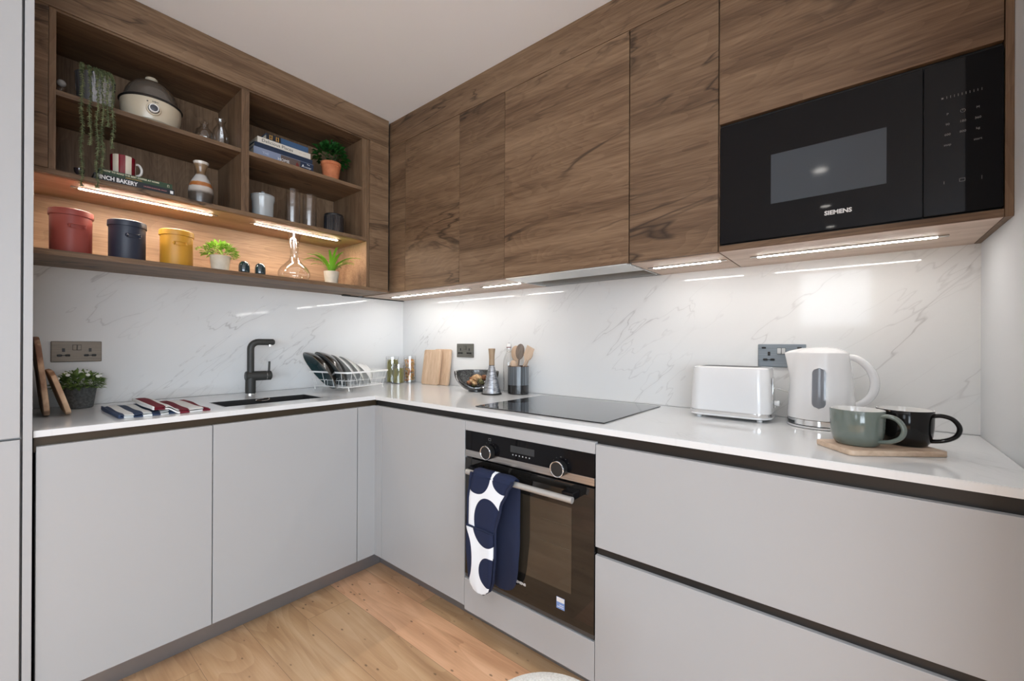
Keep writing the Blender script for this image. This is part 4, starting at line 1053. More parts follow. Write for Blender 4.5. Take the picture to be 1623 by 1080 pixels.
# utensil crock
M['crock'] = bands_z('grey_streaked_glaze', [(0, (.015, .014, .014)), (.325, (.015, .014, .014)), (.335, (.085, .095, .105)), (.97, (.105, .115, .125)), (.985, (.10, .045, .02)), (1, (.10, .045, .02))], .25, .150, .25)
nt = M['crock'].node_tree; N, L = nt.nodes, nt.links; P = N['Principled BSDF']
tc = N.new('ShaderNodeTexCoord'); mp = N.new('ShaderNodeMapping'); mp.inputs['Scale'].default_value = (100, 100, 2); L.new(tc.outputs['Object'], mp.inputs['Vector'])
n = N.new('ShaderNodeTexNoise'); n.inputs['Scale'].default_value = 1; L.new(mp.outputs[0], n.inputs['Vector'])
hs = N.new('ShaderNodeHueSaturation'); src = P.inputs['Base Color'].links[0].from_socket
L.new(src, hs.inputs['Color']); L.new(math_node(N, L, 'MULTIPLY_ADD', math_node(N, L, 'SUBTRACT', n.outputs['Fac'], .5), 4.0, 1.15), hs.inputs['Value']); L.new(hs.outputs[0], P.inputs['Base Color'])
CR = Vector((-.085, -1.128, H))
t = thing('utensil_crock', 'grey streaked ceramic crock with a black base holding wooden utensils', 'utensil pot', tuple(CR))
m = MB(); m.lathe([(0, .0008), (.054, .0008), (.0565, .004), (.0565, .147), (.0560, .150), (.0525, .150), (.0520, .147), (.0520, .006), (0, .006)], 56); m.build('crock_body', 'crock', t)
m = MB()
M['spoon_light'] = wood('pale_beech_spoon', 'z', [(0.3, (0.48, 0.33, 0.22)), (0.5, (0.60, 0.43, 0.30)), (0.75, (0.70, 0.53, 0.39))], crack=.05)
M['spoon_dark'] = wood('walnut_spoon', 'z', [(0.3, (0.14, 0.105, 0.08)), (0.5, (0.21, 0.16, 0.125)), (0.75, (0.28, 0.22, 0.17))], crack=.05)
def utensil(name, label, foot, top, head_w, head_l, mat, kind='spoon', twist=0.0):
    a = CR+Vector(foot); b = CR+Vector(top); d = (b-a); L_ = d.length; zz_ = d.normalized(); yy_ = Vector((-.78, -.62, 0)); yy_ = (yy_-zz_*yy_.dot(zz_)).normalized(); xx_ = yy_.cross(zz_); q = Matrix((xx_, yy_, zz_)).transposed()
    m = MB(); hs_ = L_-head_l
    m.tube([(0, 0, 0), (0, 0, hs_*.5), (0, 0, hs_+.012)], [.0048, .0050, .0046], 12)
    if kind == 'spoon': 
        rows = []
        for j in range(13):
            th = PI*j/12; row = []
            for k in range(24):
                ph = 2*PI*k/24; x = head_w/2*math.sin(th)*math.cos(ph); y = .0045*math.sin(th)*math.sin(ph)+(.006*(1-(2*x/head_w)**2)-.006)*math.sin(th); row.append((x, y, hs_+head_l/2-head_l/2*math.cos(th)))
            rows.append(row)
        m.grid(rows, closed_u=True)
    else:
        m.prism([(-.006, 0), (.006, 0), (head_w/2, head_l*.35), (head_w/2, head_l), (-head_w/2, head_l*.9), (-head_w/2, head_l*.35)], -.0025, .0025, .0008, mat=Matrix.Translation((0, 0, hs_)) @ Matrix(((1, 0, 0, 0), (0, 0, -1, 0), (0, 1, 0, 0), (0, 0, 0, 1))))
    m.bm.transform(Matrix.Rotation(twist, 4, 'Z'))
    return single(name, label, 'utensil', m, mat, tuple(a), rot=q.to_euler(), group='wooden utensils in the crock')
tw = 0
utensil('wooden_spoon', 'pale wooden spoon leaning left in the crock, behind the dark one', (.012, -.004, .010), (.022, .036, .258), .058, .088, 'spoon_light', 'spoon', tw)
utensil('wooden_spoon', 'dark walnut spoon with a long oval bowl in the crock', (-.008, .012, .010), (-.016, -.030, .268), .046, .085, 'spoon_dark', 'spoon', tw)
utensil('wooden_spatula', 'pale flat wooden spatula leaning far right in the crock', (.000, .030, .010), (.010, -.078, .255), .044, .085, 'spoon_light', 'flat', tw)
utensil('wooden_spoon', 'short round wooden spoon just above the crock rim on the left', (-.015, -.020, .010), (-.012, .030, .180), .034, .046, 'spoon_light', 'spoon', tw)
utensil('wooden_spoon', 'slim pale wooden spoon behind the others in the crock', (.022, .022, .010), (.050, -.050, .236), .034, .060, 'spoon_light', 'spoon', tw)

# toaster
TC = (-.128, -2.172, H)
t = thing('toaster', 'glossy white toaster with a chrome base band, left of the kettle', 'toaster', TC)
def rring(a, b, z, r, n=6):
    pts = []
    for cx, cy, s in ((a-r, b-r, 0), (-a+r, b-r, 1), (-a+r, -b+r, 2), (a-r, -b+r, 3)):
        for i in range(n+1):
            an = PI/2*(s+i/n); pts.append((cx+r*math.cos(an), cy+r*math.sin(an), z))
    return pts
def loft(levels, cap_top=True, cap_bot=True, n=8):
    m = MB(); rows = [rring(a, b, z, r, n) for a, b, z, r in levels]
    m.grid(rows, closed_u=True)
    if cap_bot: m.grid([[(0, 0, levels[0][2])]*len(rows[0]), rows[0]], closed_u=True)
    if cap_top: m.grid([rows[-1], [(0, 0, levels[-1][2])]*len(rows[0])], closed_u=True)
    bmesh.ops.remove_doubles(m.bm, verts=m.bm.verts[:], dist=1e-6)
    bmesh.ops.recalc_face_normals(m.bm, faces=m.bm.faces[:])
    return m
loft([(.086, .131, .031, .045), (.085, .129, .10, .044), (.081, .124, .176, .040), (.079, .122, .184, .038), (.074, .117, .1875, .034), (.055, .105, .1880, .02)]).build('body', 'white_plastic', t)
loft([(.087, .1325, .0185, .046), (.0875, .133, .020, .046), (.0875, .133, .0305, .046), (.086, .131, .031, .045)]).build('chrome_band', 'chrome', t)
loft([(.084, .1295, .010, .044), (.088, .1335, .0125, .047), (.088, .1335, .018, .047)]).build('base', 'white_plastic', t)
for sx in (-1, 1):
    for sy in (-1, 1): MB().cyl((sx*.062, sy*.098, .0006), .009, .0095, seg=16).build('foot', 'white_plastic', t)
for sx in (-1, 1): MB().box(sx*.026-.014, sx*.026+.014, -.088, .094, .1881, .1886).build('bread_slot', 'black', t)
lv = MB().box(-.016, .016, -.1505, -.1325, .055, .073, .005).build('lever', 'white_plastic', t)
MB().box(-.004, .004, -.1305, -.128, .05, .15).build('lever_track', plain('grey_slot', (.2, .2, .2), .5, linear=True), t)
MB().box(-.022, .022, -.1318, -.1290, .046, .152, .001).build('control_plate', 'chrome', t)
for z in (.10, .118, .136): MB().cyl((-.016, -.1318, z), .004, .0025, 'y', 14).build('button', 'white_plastic', t)
cd = MB(); pts = [(-.040, -2.312, 1.035), (-.028, -2.335, 1.025), (-.022, -2.36, 1.008), (-.02, -2.385, .985), (-.03, -2.40, .95), (-.04, -2.40, .927)]
pts = [(.045, -.1345, .112), (.080, -.165, .098), (.088, -.19, .078), (.090, -.212, .045), (.086, -.222, .016), (.075, -.226, .0035)]
MB().tube(pts, .0026, 8).build('power_cord', 'white_wire', t)

# kettle
KC = (-.130, -2.436, H)
t = thing('electric_kettle', 'white jug kettle with an oval water window, right of the toaster', 'kettle', KC)
def sq(a, k): return abs(math.cos(a))**k*(1 if math.cos(a) > 0 else -1), abs(math.sin(a))**k*(1 if math.sin(a) > 0 else -1)
lv_ = [(.0290, .0930), (.05, .0922), (.10, .0885), (.15, .0840), (.20, .0785), (.232, .0750), (.238, .0740)]
rows = []
for z, r in lv_:
    row = []
    for i in range(64):
        a = 2*PI*i/64; x, y = r*math.cos(a), r*math.sin(a)
        sp_ = max(0.0, math.cos(a-PI/2))**30 * max(0.0, (z-.145)/.093)
        row.append((x*(1-.25*sp_), y+sp_*.026, z+sp_*.0))
    rows.append(row)
m = MB(); m.grid(rows, closed_u=True); m.build('body', 'white_plastic', t)
lr = []
for f, z in ((1.0, .2381), (.99, .2420), (.90, .2475), (.62, .2560), (.30, .2605), (0.0, .2615)):
    lr.append([(p[0]*f, (p[1] if abs(p[1]) < .074 else (.074+(p[1]-.074)*(f if f < 1 else 1) if p[1] > 0 else p[1]))*f, z) for p in rows[-1]])
m = MB(); m.grid(lr, closed_u=True); bmesh.ops.remove_doubles(m.bm, verts=m.bm.verts[:], dist=1e-6); m.build('lid', 'white_plastic', t)
MB().lathe([(.0, .0105), (.0925, .0105), (.0925, .0270), (.0912, .0288), (0, .0288)], 64).build('chrome_band', 'chrome', t)
MB().lathe([(0, .0006), (.090, .0006), (.0935, .002), (.0935, .0070), (.0900, .0078), (0, .0078)], 64).build('power_base', 'white_plastic', t)
MB().lathe([(0, .0079), (.0885, .0079), (.0885, .0103), (0, .0103)], 64).build('base_gap', 'black', t)
# handle: a broad curved strap on the right
path = [(-.066, .228), (-.086, .227), (-.106, .214), (-.124, .191), (-.134, .162), (-.134, .134), (-.126, .109), (-.110, .089), (-.092, .077), (-.080, .072)]
def smooth(P, n=4):
    out = []
    for i in range(len(P)-1):
        p0, p1, p2, p3 = P[max(i-1, 0)], P[i], P[i+1], P[min(i+2, len(P)-1)]
        for k in range(n):
            u = k/n; out.append(tuple(.5*((2*p1[j])+(-p0[j]+p2[j])*u+(2*p0[j]-5*p1[j]+4*p2[j]-p3[j])*u*u+(-p0[j]+3*p1[j]-3*p2[j]+p3[j])*u**3) for j in range(len(p1))))
    return out+[P[-1]]
sp = smooth(path); rows = []
for i, (y, z) in enumerate(sp):
    a = sp[max(i-1, 0)]; b = sp[min(i+1, len(sp)-1)]; d = Vector((0, b[0]-a[0], b[1]-a[1])).normalized(); nrm = Vector((0, -d.z, d.y))
    f = i/(len(sp)-1); tk = .011-.002*math.cos(f*PI*2)*.5; wd = .0125
    rows.append([tuple(Vector((0, y, z))+Vector((1, 0, 0))*wd*math.copysign(abs(math.cos(q))**.7, math.cos(q))+nrm*tk*math.copysign(abs(math.sin(q))**.8, math.sin(q))) for q in [2*PI*k/16 for k in range(16)]])
m = MB(); m.grid(rows, closed_u=True); bmesh.ops.recalc_face_normals(m.bm, faces=m.bm.faces[:]); m.build('handle', 'white_plastic', t)
# water window facing the room
M['gauge'] = plain('smoky_water_window', (.20, .21, .23), .12, coat=.4, linear=True)
def on_body(u, z, out):
    r = None
    for (z0, r0), (z1, r1) in zip(lv_, lv_[1:]):
        if z0 <= z <= z1: r = r0+(r1-r0)*(z-z0)/(z1-z0)
    r += out; a = PI+u/r; return (r*math.cos(a), r*math.sin(a), z)
rows = []
for j in range(25):
    z = .066+.130*j/24; dz = max(0, .0190-(z-.066)) if z < .131 else max(0, (z-(.196-.0190))); hw = math.sqrt(max(1e-8, .0190**2-dz**2))
    rows.append([on_body(hw*(k/6-1), z, .0012) for k in range(13)])
m = MB(); m.grid(rows); m.build('water_window', 'gauge', t)
m = MB(); edge = [r[0] for r in rows]+[r[-1] for r in rows[::-1]]; m.tube(edge, .0012, 6, True); m.build('window_frame', 'white_plastic', t)

# mugs on a wooden board
M['board_mugs'] = wood('rubberwood_board', 'y', [(0.3, (0.56, 0.40, 0.28)), (0.5, (0.70, 0.53, 0.39)), (0.75, (0.80, 0.63, 0.48))], crack=.05, fine=80)
poly = [(-.453, -2.441), (-.5545, -2.519), (-.415, -2.701), (-.3135, -2.623)]
cx, cy = -.434, -2.571
m = MB()
def roundpoly(P, r, n=5):
    out = []
    for i, p in enumerate(P):
        a = Vector(P[i-1]); b = Vector(p); c = Vector(P[(i+1) % len(P)])
        u = (a-b).normalized(); v = (c-b).normalized(); s = b+u*r; e = b+v*r
        for k in range(n+1):
            f = k/n; out.append(tuple(s*(1-f)**2+b*2*f*(1-f)+e*f*f))
    return out
m.prism(roundpoly([(x-cx, y-cy) for x, y in poly], .014), .0005, .0140, .002, 2)
single('mug_board', 'small rectangular wooden board under the green and black mugs', 'chopping board', m, 'board_mugs', (cx, cy, H))
M['mug_green'] = plain('sage_green_glaze', (.140, .172, .150), .12, coat=.5, linear=True)
M['mug_black'] = plain('black_glaze', (.008, .0075, .007), .1, spec=.3, linear=True)
def mug(label, loc, ang, mat):
    t = thing('mug', label, 'mug', loc, ang)
    m = MB(); m.lathe([(0, .0005), (.040, .0005), (.0445, .003), (.0500, .012), (.0535, .026), (.0555, .050), (.0563, .088), (.0555, .0895)], 56); m.build('outside', mat, t)
    m = MB(); m.lathe([(.0555, .0895), (.0535, .0898), (.0525, .086), (.0515, .044), (.048, .020), (.040, .008), (0, .0065)], 56); m.build('inside', 'white_china', t)
    P_ = smooth([(.049, 0, .076), (.066, 0, .080), (.086, 0, .074), (.0975, 0, .055), (.092, 0, .034), (.072, 0, .020), (.046, 0, .014)], 5)
    rows = []
    for i, p in enumerate(P_):
        a = Vector(P_[max(i-1, 0)]); b = Vector(P_[min(i+1, len(P_)-1)]); d = (b-a).normalized(); n_ = Vector((d.z, 0, -d.x)); e = abs(i/(len(P_)-1)-.5)*2
        rows.append([tuple(Vector(p)+Vector((0, 1, 0))*(.0075+.003*e**3)*math.cos(q)+n_*.0052*math.sin(q)) for q in [2*PI*k/14 for k in range(14)]])
    m = MB(); m.grid(rows, closed_u=True); bmesh.ops.recalc_face_normals(m.bm, faces=m.bm.faces[:]); m.build('handle', mat, t)
    return t
mug('sage green mug with white inside, left one on the small board', (-.4560, -2.5290, H+.0145), math.radians(-118), 'mug_green')
mug('black mug with white inside, right one on the small board', (-.3760, -2.6230, H+.0145), math.radians(-100), 'mug_black')

# ================================================================== things on the shelves
ZS, ZL, ZN = 2.0825, 1.7965, 1.5130
# trailing plant
t = thing('trailing_plant', 'trailing green plant in a silvery pot hanging over the upper left shelf', 'plant', (-1.624, -.245, ZS))
M['silver_pot'] = mottled('silvered_glass_pot', (120, 124, 130), (190, 194, 200), 14, .15, 2, stretch=(1, 1, .2), metal=.7)
MB().lathe([(0, .0008), (.046, .0008), (.050, .004), (.058, .125), (.0585, .128), (.055, .128), (.052, .11), (0, .11)], 40).build('pot', 'silver_pot', t)
M['succulent'] = mottled('grey_green_trailing_leaf', (78, 88, 56), (136, 144, 104), 60, .7, 3)
rnd = random.Random(9)
strands = [(-1.672, 1.752), (-1.651, 1.905), (-1.632, 1.757), (-1.6175, 1.815), (-1.6045, 1.990), (-1.5905, 1.915)]
for i, (x, ze) in enumerate(strands):
    yf = -.366-.004*(i % 3); x0 = (x+1.624)
    yy = yf+.245
    P_ = [(x0*.55, -.02, .118), (x0*.8, -.05, .136), (x0*.95, -.085, .125), (x0, yy+.006, .085)]
    z = .06
    while z > ze-ZS:
        P_.append((x0+.002*math.sin(z*40+i), yy+.0015*math.sin(z*30+i*2), z)); z -= .02
    P_.append((x0, yy, ze-ZS)); P_ = smooth(P_, 3)
    m = MB(); m.tube(P_, .0013, 5)
    L_ = 0
    for a, b in zip(P_, P_[1:]):
        a, b = Vector(a), Vector(b); d = (b-a); n = max(1, int(d.length/.0042)); d.normalize(); o1 = d.orthogonal().normalized(); o2 = d.cross(o1)
        for k in range(n):
            p = a+(b-a)*k/n
            for q in range(6):
                an = rnd.uniform(0, 2*PI); s = (o1*math.cos(an)+o2*math.sin(an)); ln = rnd.uniform(.0075, .0100)
                tip = p+s*ln+d*ln*.55*(1); sd = d.cross(s)*.0019
                m.tri(p+sd, p-sd, tip)
                m.tri(p+d*.0021, p-d*.0021, tip)
    m.build('trailing_stem', 'succulent', t)
# glass candleholder glimpsed behind the frame
t = thing('glass_candlestick', 'clear glass candlestick half hidden at the far left of the upper shelf', 'candlestick', (-1.706, -.10, ZS))
MB().lathe([(0, .001), (.026, .001), (.026, .004), (.008, .010), (.006, .03), (.013, .045), (.006, .06), (.007, .085), (.014, .10), (.012, .112), (0, .112)], 28).build('glass_stem', 'glass', t)
MB().sphere((0, 0, .128), .014).build('glass_ball', 'white_china', t)

# egg cooker
t = thing('egg_cooker', 'cream egg cooker with a smoky domed lid on the upper left shelf', 'egg cooker', (-1.452, -.225, ZS), 0)
M['cream'] = plain('cream_plastic', (.56, .49, .37), .3, coat=.3, linear=True, mottling=.01)
M['smoky'] = plain('smoky_brown_dome', (.10, .085, .07), .08, coat=.8, linear=True, mottling=.1, scale=6)
MB().lathe([(0, .008), (.080, .008), (.090, .016), (.099, .055), (.1010, .090), (.1005, .096), (0, .096)], 64).build('base', 'cream', t)
MB().lathe([(.094, .0962), (.103, .0962), (.106, .1000), (.103, .1045), (.094, .1045)], 64, closed=True).build('black_rim', 'black', t)
MB().lathe([(.0935, .1047), (.0920, .118), (.086, .142), (.074, .166), (.056, .186), (.034, .198), (.018, .202), (0, .203)], 64).build('lid_dome', 'smoky', t)
MB().lathe([(0, .2032), (.018, .2032), (.0215, .209), (.0205, .216), (.014, .221), (0, .222)], 32).build('lid_knob', 'cream', t)
for a in (-150, -30, 90): MB().cyl((.07*math.cos(math.radians(a)), .07*math.sin(math.radians(a)), .0006), .008, .0085, seg=14).build('foot', 'cream', t)
va = math.radians(-96)
def dial(off, z, r, dep, nm, mt, prev=None):
    q = Vector((math.cos(va), math.sin(va), -.08)).normalized(); c = Vector((math.cos(va)*.099, math.sin(va)*.099, z))+q*off
    return MB().lathe([(0, 0), (r, 0), (r, dep*.8), (r*.93, dep), (0, dep)], 32, mat=Matrix.Translation(c) @ q.to_track_quat('Z', 'Y').to_matrix().to_4x4()).build(nm, mt, prev or t)
dial(-.006, .052, .024, .009, 'dial_ring', 'cream'); dial(.0031, .052, .0185, .003, 'dial_shadow', 'black'); k_ = dial(.0062, .052, .0165, .010, 'dial_knob', 'white_plastic'); dial(.0163, .052, .0125, .002, 'dial_face', plain('dark_grey_face', (.05, .05, .06), .4, linear=True), k_)
def mark(a, z, w_, h_, nm='printed_mark'):
    a = math.radians(a); r = .1005; m = MB(); m.box(-.0008, .0008, -w_/2, w_/2, -h_/2, h_/2, mat=Matrix.Translation((r*math.cos(a), r*math.sin(a), z)) @ Matrix.Rotation(a, 4, 'Z')); m.build(nm, 'black', t)
mark(-107, .079, .005, .004)
for i in range(5): mark(-98+i*2.4, .082, .0028, .003 if i != 2 else .005)

# small glass jugs
def glassjug(label, x, y, prof, name='glass_bottle', cat='bottle', z=ZS):
    w = MB(); w.lathe(prof+[(max(0, r-.0018), zz) for r, zz in prof[::-1] if zz > .004]+[(0, .004)], 36)
    return single(name, label, cat, w, 'glass', (x, y, z))
glassjug('squat clear glass bottle on the upper left shelf, left of the taller one', -1.262, -.215, [(0, .0008), (.030, .0008), (.034, .01), (.036, .045), (.031, .075), (.016, .092), (.0145, .105), (.019, .112)])
glassjug('clear glass carafe-shaped bottle beside the divider on the upper left shelf', -1.200, -.225, [(0, .0008), (.032, .0008), (.034, .01), (.035, .06), (.030, .095), (.017, .118), (.0155, .130), (.023, .148)])
glassjug('small clear glass bottle behind the other two on the upper left shelf', -1.222, -.13, [(0, .0008), (.022, .0008), (.024, .01), (.024, .06), (.012, .085), (.012, .10), (.016, .105)])

# books, upper right cubby
def book(label, x0, x1, y0, y1, z0, z1, cover, page='page', rot=0.0, name='cookbook'):
    cx, cy = (x0+x1)/2, (y0+y1)/2
    t = thing(name, label, 'book', (cx, cy, z0), rot)
    a, b, h = (x1-x0)/2, (y1-y0)/2, z1-z0-.0004
    c = .0022; m = MB()
    m.box(-a, a, -b, b, 0, c); m.box(-a, a, -b, b, h-c, h); m.box(-a, a, -b, -b+c, c, h-c)
    m.build('cover', cover, t)
    MB().box(-a+.004, a-.004, -b+c+.0003, b-.004, c+.0002, h-c-.0002).build('pages', page, t)
    return t, (a, b, h)
M['page'] = stripes('page_edges', 'z', (215, 208, 192), (196, 188, 170), 900, .5, bumpy=False)
def flat(n, c, r=.5): M[n] = plain(n, c, r, mottling=.05)
flat('book_greyblue', (128, 138, 160)); flat('book_navy', (26, 42, 66)); flat('book_white', (206, 202, 192)); flat('book_steelblue', (52, 82, 116)); flat('book_black', (22, 27, 34)); flat('book_green', (38, 62, 40))
flat('gold', (176, 132, 62), .35); flat('ink', (40, 40, 42)); flat('print_red', (110, 40, 34)); flat('print_brown', (92, 78, 72)); flat('pale_field', (176, 184, 204)); flat('cream_ink', (212, 206, 180)); flat('pink_ink', (190, 120, 120))
z = ZS+.0006
t, (a, b, h) = book('thick grey-blue book at the bottom of the stack beside the divider', -1.088, -.800, -.305, -.09, z, z+.047, 'book_greyblue')
MB().box(-.020, a, -b-.0004, -b-.0001, .002, h-.002).build('photo_strip', 'print_brown', t)
MB().box(.075, a-.001, -b-.0008, -b-.0005, .002, h-.002).build('night_photo', 'book_navy', t)
MB().prism([(.052, .006), (.072, .006), (.066, .026), (.060, .034), (.054, .026)], 0, .0004, mat=Matrix.Translation((0, -b-.0004, 0)) @ Matrix(((1, 0, 0, 0), (0, 0, -1, 0), (0, 1, 0, 0), (0, 0, 0, 1)))).build('red_figure', 'print_red', t)
lettering('THE', .016, 'pale_field', t, (-.105, -b-.0003, .026), FACE_Y, sx=1.0); lettering('HOME', .020, 'white_print', t, (-.035, -b-.0008, .020), FACE_Y)
lettering('The', .010, 'white_print', t, (.108, -b-.0012, .037), FACE_Y); lettering('A', .018, 'white_print', t, (.083, -b-.0012, .024), FACE_Y, bold=.0006); lettering('voyage', .012, 'white_print', t, (.098, -b-.0012, .022), FACE_Y)
z += .0475
t, _ = book('thin navy book, second from the bottom of the stack beside the divider', -1.083, -.804, -.302, -.095, z, z+.024, 'book_navy')
z += .0245
t, (a, b, h) = book('white-spined book with typewriter lettering in the stack of four', -1.070, -.815, -.303, -.10, z, z+.0285, 'book_white')
lettering('Delicious Places', .0215, 'ink', t, (-a+.018, -b-.0002, h*.50), FACE_Y, sx=1.06)
MB().box(.066, .082, -b-.0003, -b-.0001, h*.5, h*.5+.001).box(.088, .104, -b-.0003, -b-.0001, h*.5, h*.5+.001).build('small_print', 'gold', t)
z += .029
t, (a, b, h) = book('steel blue book with gold ornament, on top of the stack of four', -1.030, -.826, -.300, -.12, z, z+.030, 'book_steelblue')
MB().box(-a, -a+.068, -b-.0004, -b-.0001, 0, h).build('dark_spine_block', 'book_black', t)
for x in (.016, .026, .046, .056):
    MB().box(-a+x-.0018, -a+x+.0018, -b-.0009, -b-.0005, .004, h-.004).build('gold_bar', 'gold', t)
for x in (.021, .051): MB().tube([(-a+x+.005*math.cos(q), -b-.0008, h/2+.008*math.sin(q)) for q in [2*PI*i/20 for i in range(20)]], .0009, 5, True).build('gold_loop', 'gold', t)

# potted plant in terracotta
t = thing('terracotta_plant', 'bushy dark green plant in a terracotta pot beside the stacked books', 'plant', (-.668, -.235, ZS))
M['terracotta'] = mottled('terracotta', (178, 100, 62), (206, 128, 86), 30, .8, 2)
pot(t, [(0, .0008), (.036, .0008), (.038, .003), (.050, .098), (.0535, .100), (.054, .116), (.050, .1165), (.047, .10), (0, .10)], 'terracotta', .047, .108)
w = leafy(230, .080, .070, .085, .040, 21, .140, .8, .2); w.build('foliage', 'leaf_dark', t)
for i in range(9):
    a = i*.7; MB().tube([(.01*math.cos(a), .01*math.sin(a), .105), (.03*math.cos(a), .03*math.sin(a), .16), (.055*math.cos(a), .055*math.sin(a), .175+.01*math.sin(i))], .0012, 6).build('stem', 'leaf_dark', t)

# lower left cubby
z = ZL+.0006
t, (a, b, h) = book('black book with white capitals lying under the green book', -1.636, -1.396, -.335, -.13, z, z+.025, 'book_black')
lettering('FINCH BAKERY', .0215, 'white_print', t, (-a+.006, -b-.0002, h*.50), FACE_Y, bold=.0006, sx=.80)
lettering('LAUREN & RACHEL FINCH', .0065, 'pink_ink', t, (-a+.142, -b-.0002, h*.5), FACE_Y, sx=.95)
MB().box(a-.014, a-.004, -b-.0003, -b-.0001, .006, .018).build('publisher_mark', 'white_print', t)
z += .0255
t, (a, b, h) = book('green book on the black one, with the striped mug on top', -1.622, -1.402, -.330, -.14, z, z+.0215, 'book_green')
lettering('HOW TO MAKE THE BEST COFFEE AT HOME', .0085, 'cream_ink', t, (-a+.010, -b-.0002, h*.68), FACE_Y, bold=.0002, sx=.98)
lettering('JAMES HOFFMANN', .0058, 'gold', t, (-a+.075, -b-.0002, h*.26), FACE_Y, bold=.0001)
m = MB()
for x in (a-.016, a-.011): m.box(x-.0005, x+.0005, -b-.0003, -b-.0001, .005, .015)
m.box(a-.016, a-.011, -b-.0003, -b-.0001, .0145, .0153); m.build('publisher_mark', 'cream_ink', t)
ZK = z+.0220
t = thing('striped_mug', 'burgundy and cream striped mug standing on the green book', 'mug', (-1.546, -.262, ZK), math.radians(15))
def radial(name, c1, c2, n, duty, ph):
    m, N, L, P = newmat(name); tc = N.new('ShaderNodeTexCoord'); sp = N.new('ShaderNodeSeparateXYZ'); L.new(tc.outputs['Object'], sp.inputs[0])
    a = math_node(N, L, 'ARCTAN2', sp.outputs[1], sp.outputs[0]); f = math_node(N, L, 'FRACT', math_node(N, L, 'MULTIPLY_ADD', a, n/(2*PI), ph+10))
    mx = N.new('ShaderNodeMix'); mx.data_type = 'RGBA'; L.new(math_node(N, L, 'LESS_THAN', f, duty), mx.inputs[0]); mx.inputs[6].default_value = lin(c2); mx.inputs[7].default_value = lin(c1)
    L.new(mx.outputs[2], P.inputs['Base Color']); P.inputs['Roughness'].default_value = .15; P.inputs['Coat Weight'].default_value = .6
    return m
M['mug_stripe'] = radial('burgundy_cream_stripes', (120, 16, 36), (222, 214, 196), 6, .5, .20)
MB().lathe([(0, .0005), (.036, .0005), (.0385, .003), (.0395, .078), (.0390, .080), (.0365, .080), (.036, .077), (.035, .006), (0, .005)], 48).build('mug_body', 'mug_stripe', t)
m = MB(); m.tube(smooth([(.037, 0, .066), (.052, 0, .070), (.062, 0, .054), (.058, 0, .032), (.037, 0, .018)], 5), .0045, 10); m.build('handle', 'white_china', t)
t = thing('glass_candlestick', 'small dark glass holder half hidden at the left end of the black book', 'candlestick', (-1.668, -.255, ZL))
MB().lathe([(0, .001), (.022, .001), (.023, .004), (.006, .010), (.005, .020), (.014, .032), (.016, .046), (.013, .046), (.011, .032), (0, .026)], 28).build('glass_cup', plain('smoked_glass', (.04, .03, .035), .06, coat=.8, linear=True), t)

M['vase'] = bands_z('banded_stoneware', [(0, (.05, .04, .033)), (.26, (.075, .058, .045)), (.32, (.42, .38, .34)), (.40, (.52, .48, .44)), (.42, (.36, .12, .03)), (.50, (.40, .15, .04)), (.52, (.52, .50, .47)), (.68, (.50, .48, .46)), (.71, (.17, .10, .05)), (.93, (.24, .16, .09)), (.95, (.62, .58, .52)), (1, (.62, .58, .52))], .3, .196, .4, .03)
single('stoneware_vase', 'waisted stoneware vase with cream and orange bands, right of the stacked books', 'vase', MB().lathe([(0, .0008), (.036, .0008), (.042, .006), (.046, .035), (.0475, .060), (.044, .085), (.035, .110), (.024, .130), (.0165, .146), (.0165, .152), (.0225, .175), (.0285, .190), (.0290, .195), (.026, .196), (.021, .175), (.014, .150), (0, .14)], 48), 'vase', (-1.286, -.265, ZL))

# lower right cubby
t = thing('lidded_pot', 'pale grey lidded ceramic pot beside the divider on the lower shelf', 'pot', (-1.030, -.262, ZL))
M['grey_china'] = plain('pale_grey_glaze', (.36, .38, .38), .14, coat=.6, linear=True, mottling=.02)
MB().lathe([(0, .0008), (.044, .0008), (.046, .003), (.048, .080), (.0525, .096), (.0530, .110), (.051, .111), (.047, .10), (0, .10)], 48).build('pot_body', 'grey_china', t)
MB().lathe([(0, .1115), (.0525, .1115), (.0530, .1145), (.040, .121), (.010, .126), (0, .126)], 48).build('lid', 'grey_china', t).children
MB().lathe([(0, .1262), (.007, .1262), (.010, .131), (.007, .136), (0, .137)], 20).build('lid_knob', 'grey_china', t)
def tallglass(label, x, h):
    w = MB(); w.lathe([(0, .0008), (.033, .0008), (.0345, .004), (.0345, h), (.0325, h), (.0325, .012), (0, .010)], 40)
    return single('tall_glass', label, 'glass', w, 'glass', (x, -.270, ZL), group='tall glasses on the lower shelf')
tallglass('taller straight clear glass, next to the grey lidded pot', -.890, .182)
tallglass('straight clear glass between the taller glass and the black candle', -.803, .176)
t = thing('black_candle', 'black ribbed glass candle at the right end of the lower shelf', 'candle', (-.663, -.262, ZL))
rows = []
for zz_, r in ((.0008, .049), (.004, .0515), (.094, .0515), (.098, .0500)):
    rows.append([((r+.0008*math.cos(40*2*PI*i/160))*math.cos(2*PI*i/160), (r+.0008*math.cos(40*2*PI*i/160))*math.sin(2*PI*i/160), zz_) for i in range(160)])
m = MB(); m.grid(rows, closed_u=True); m.grid([[(0, 0, .0008)]*160, rows[0]], closed_u=True); m.build('candle_glass', plain('glossy_black_glass', (.012, .013, .016), .06, coat=1, linear=True), t)
MB().lathe([(0, .0982), (.0505, .0982), (.0505, .106), (.048, .109), (0, .109)], 40).build('lid', 'black', t)

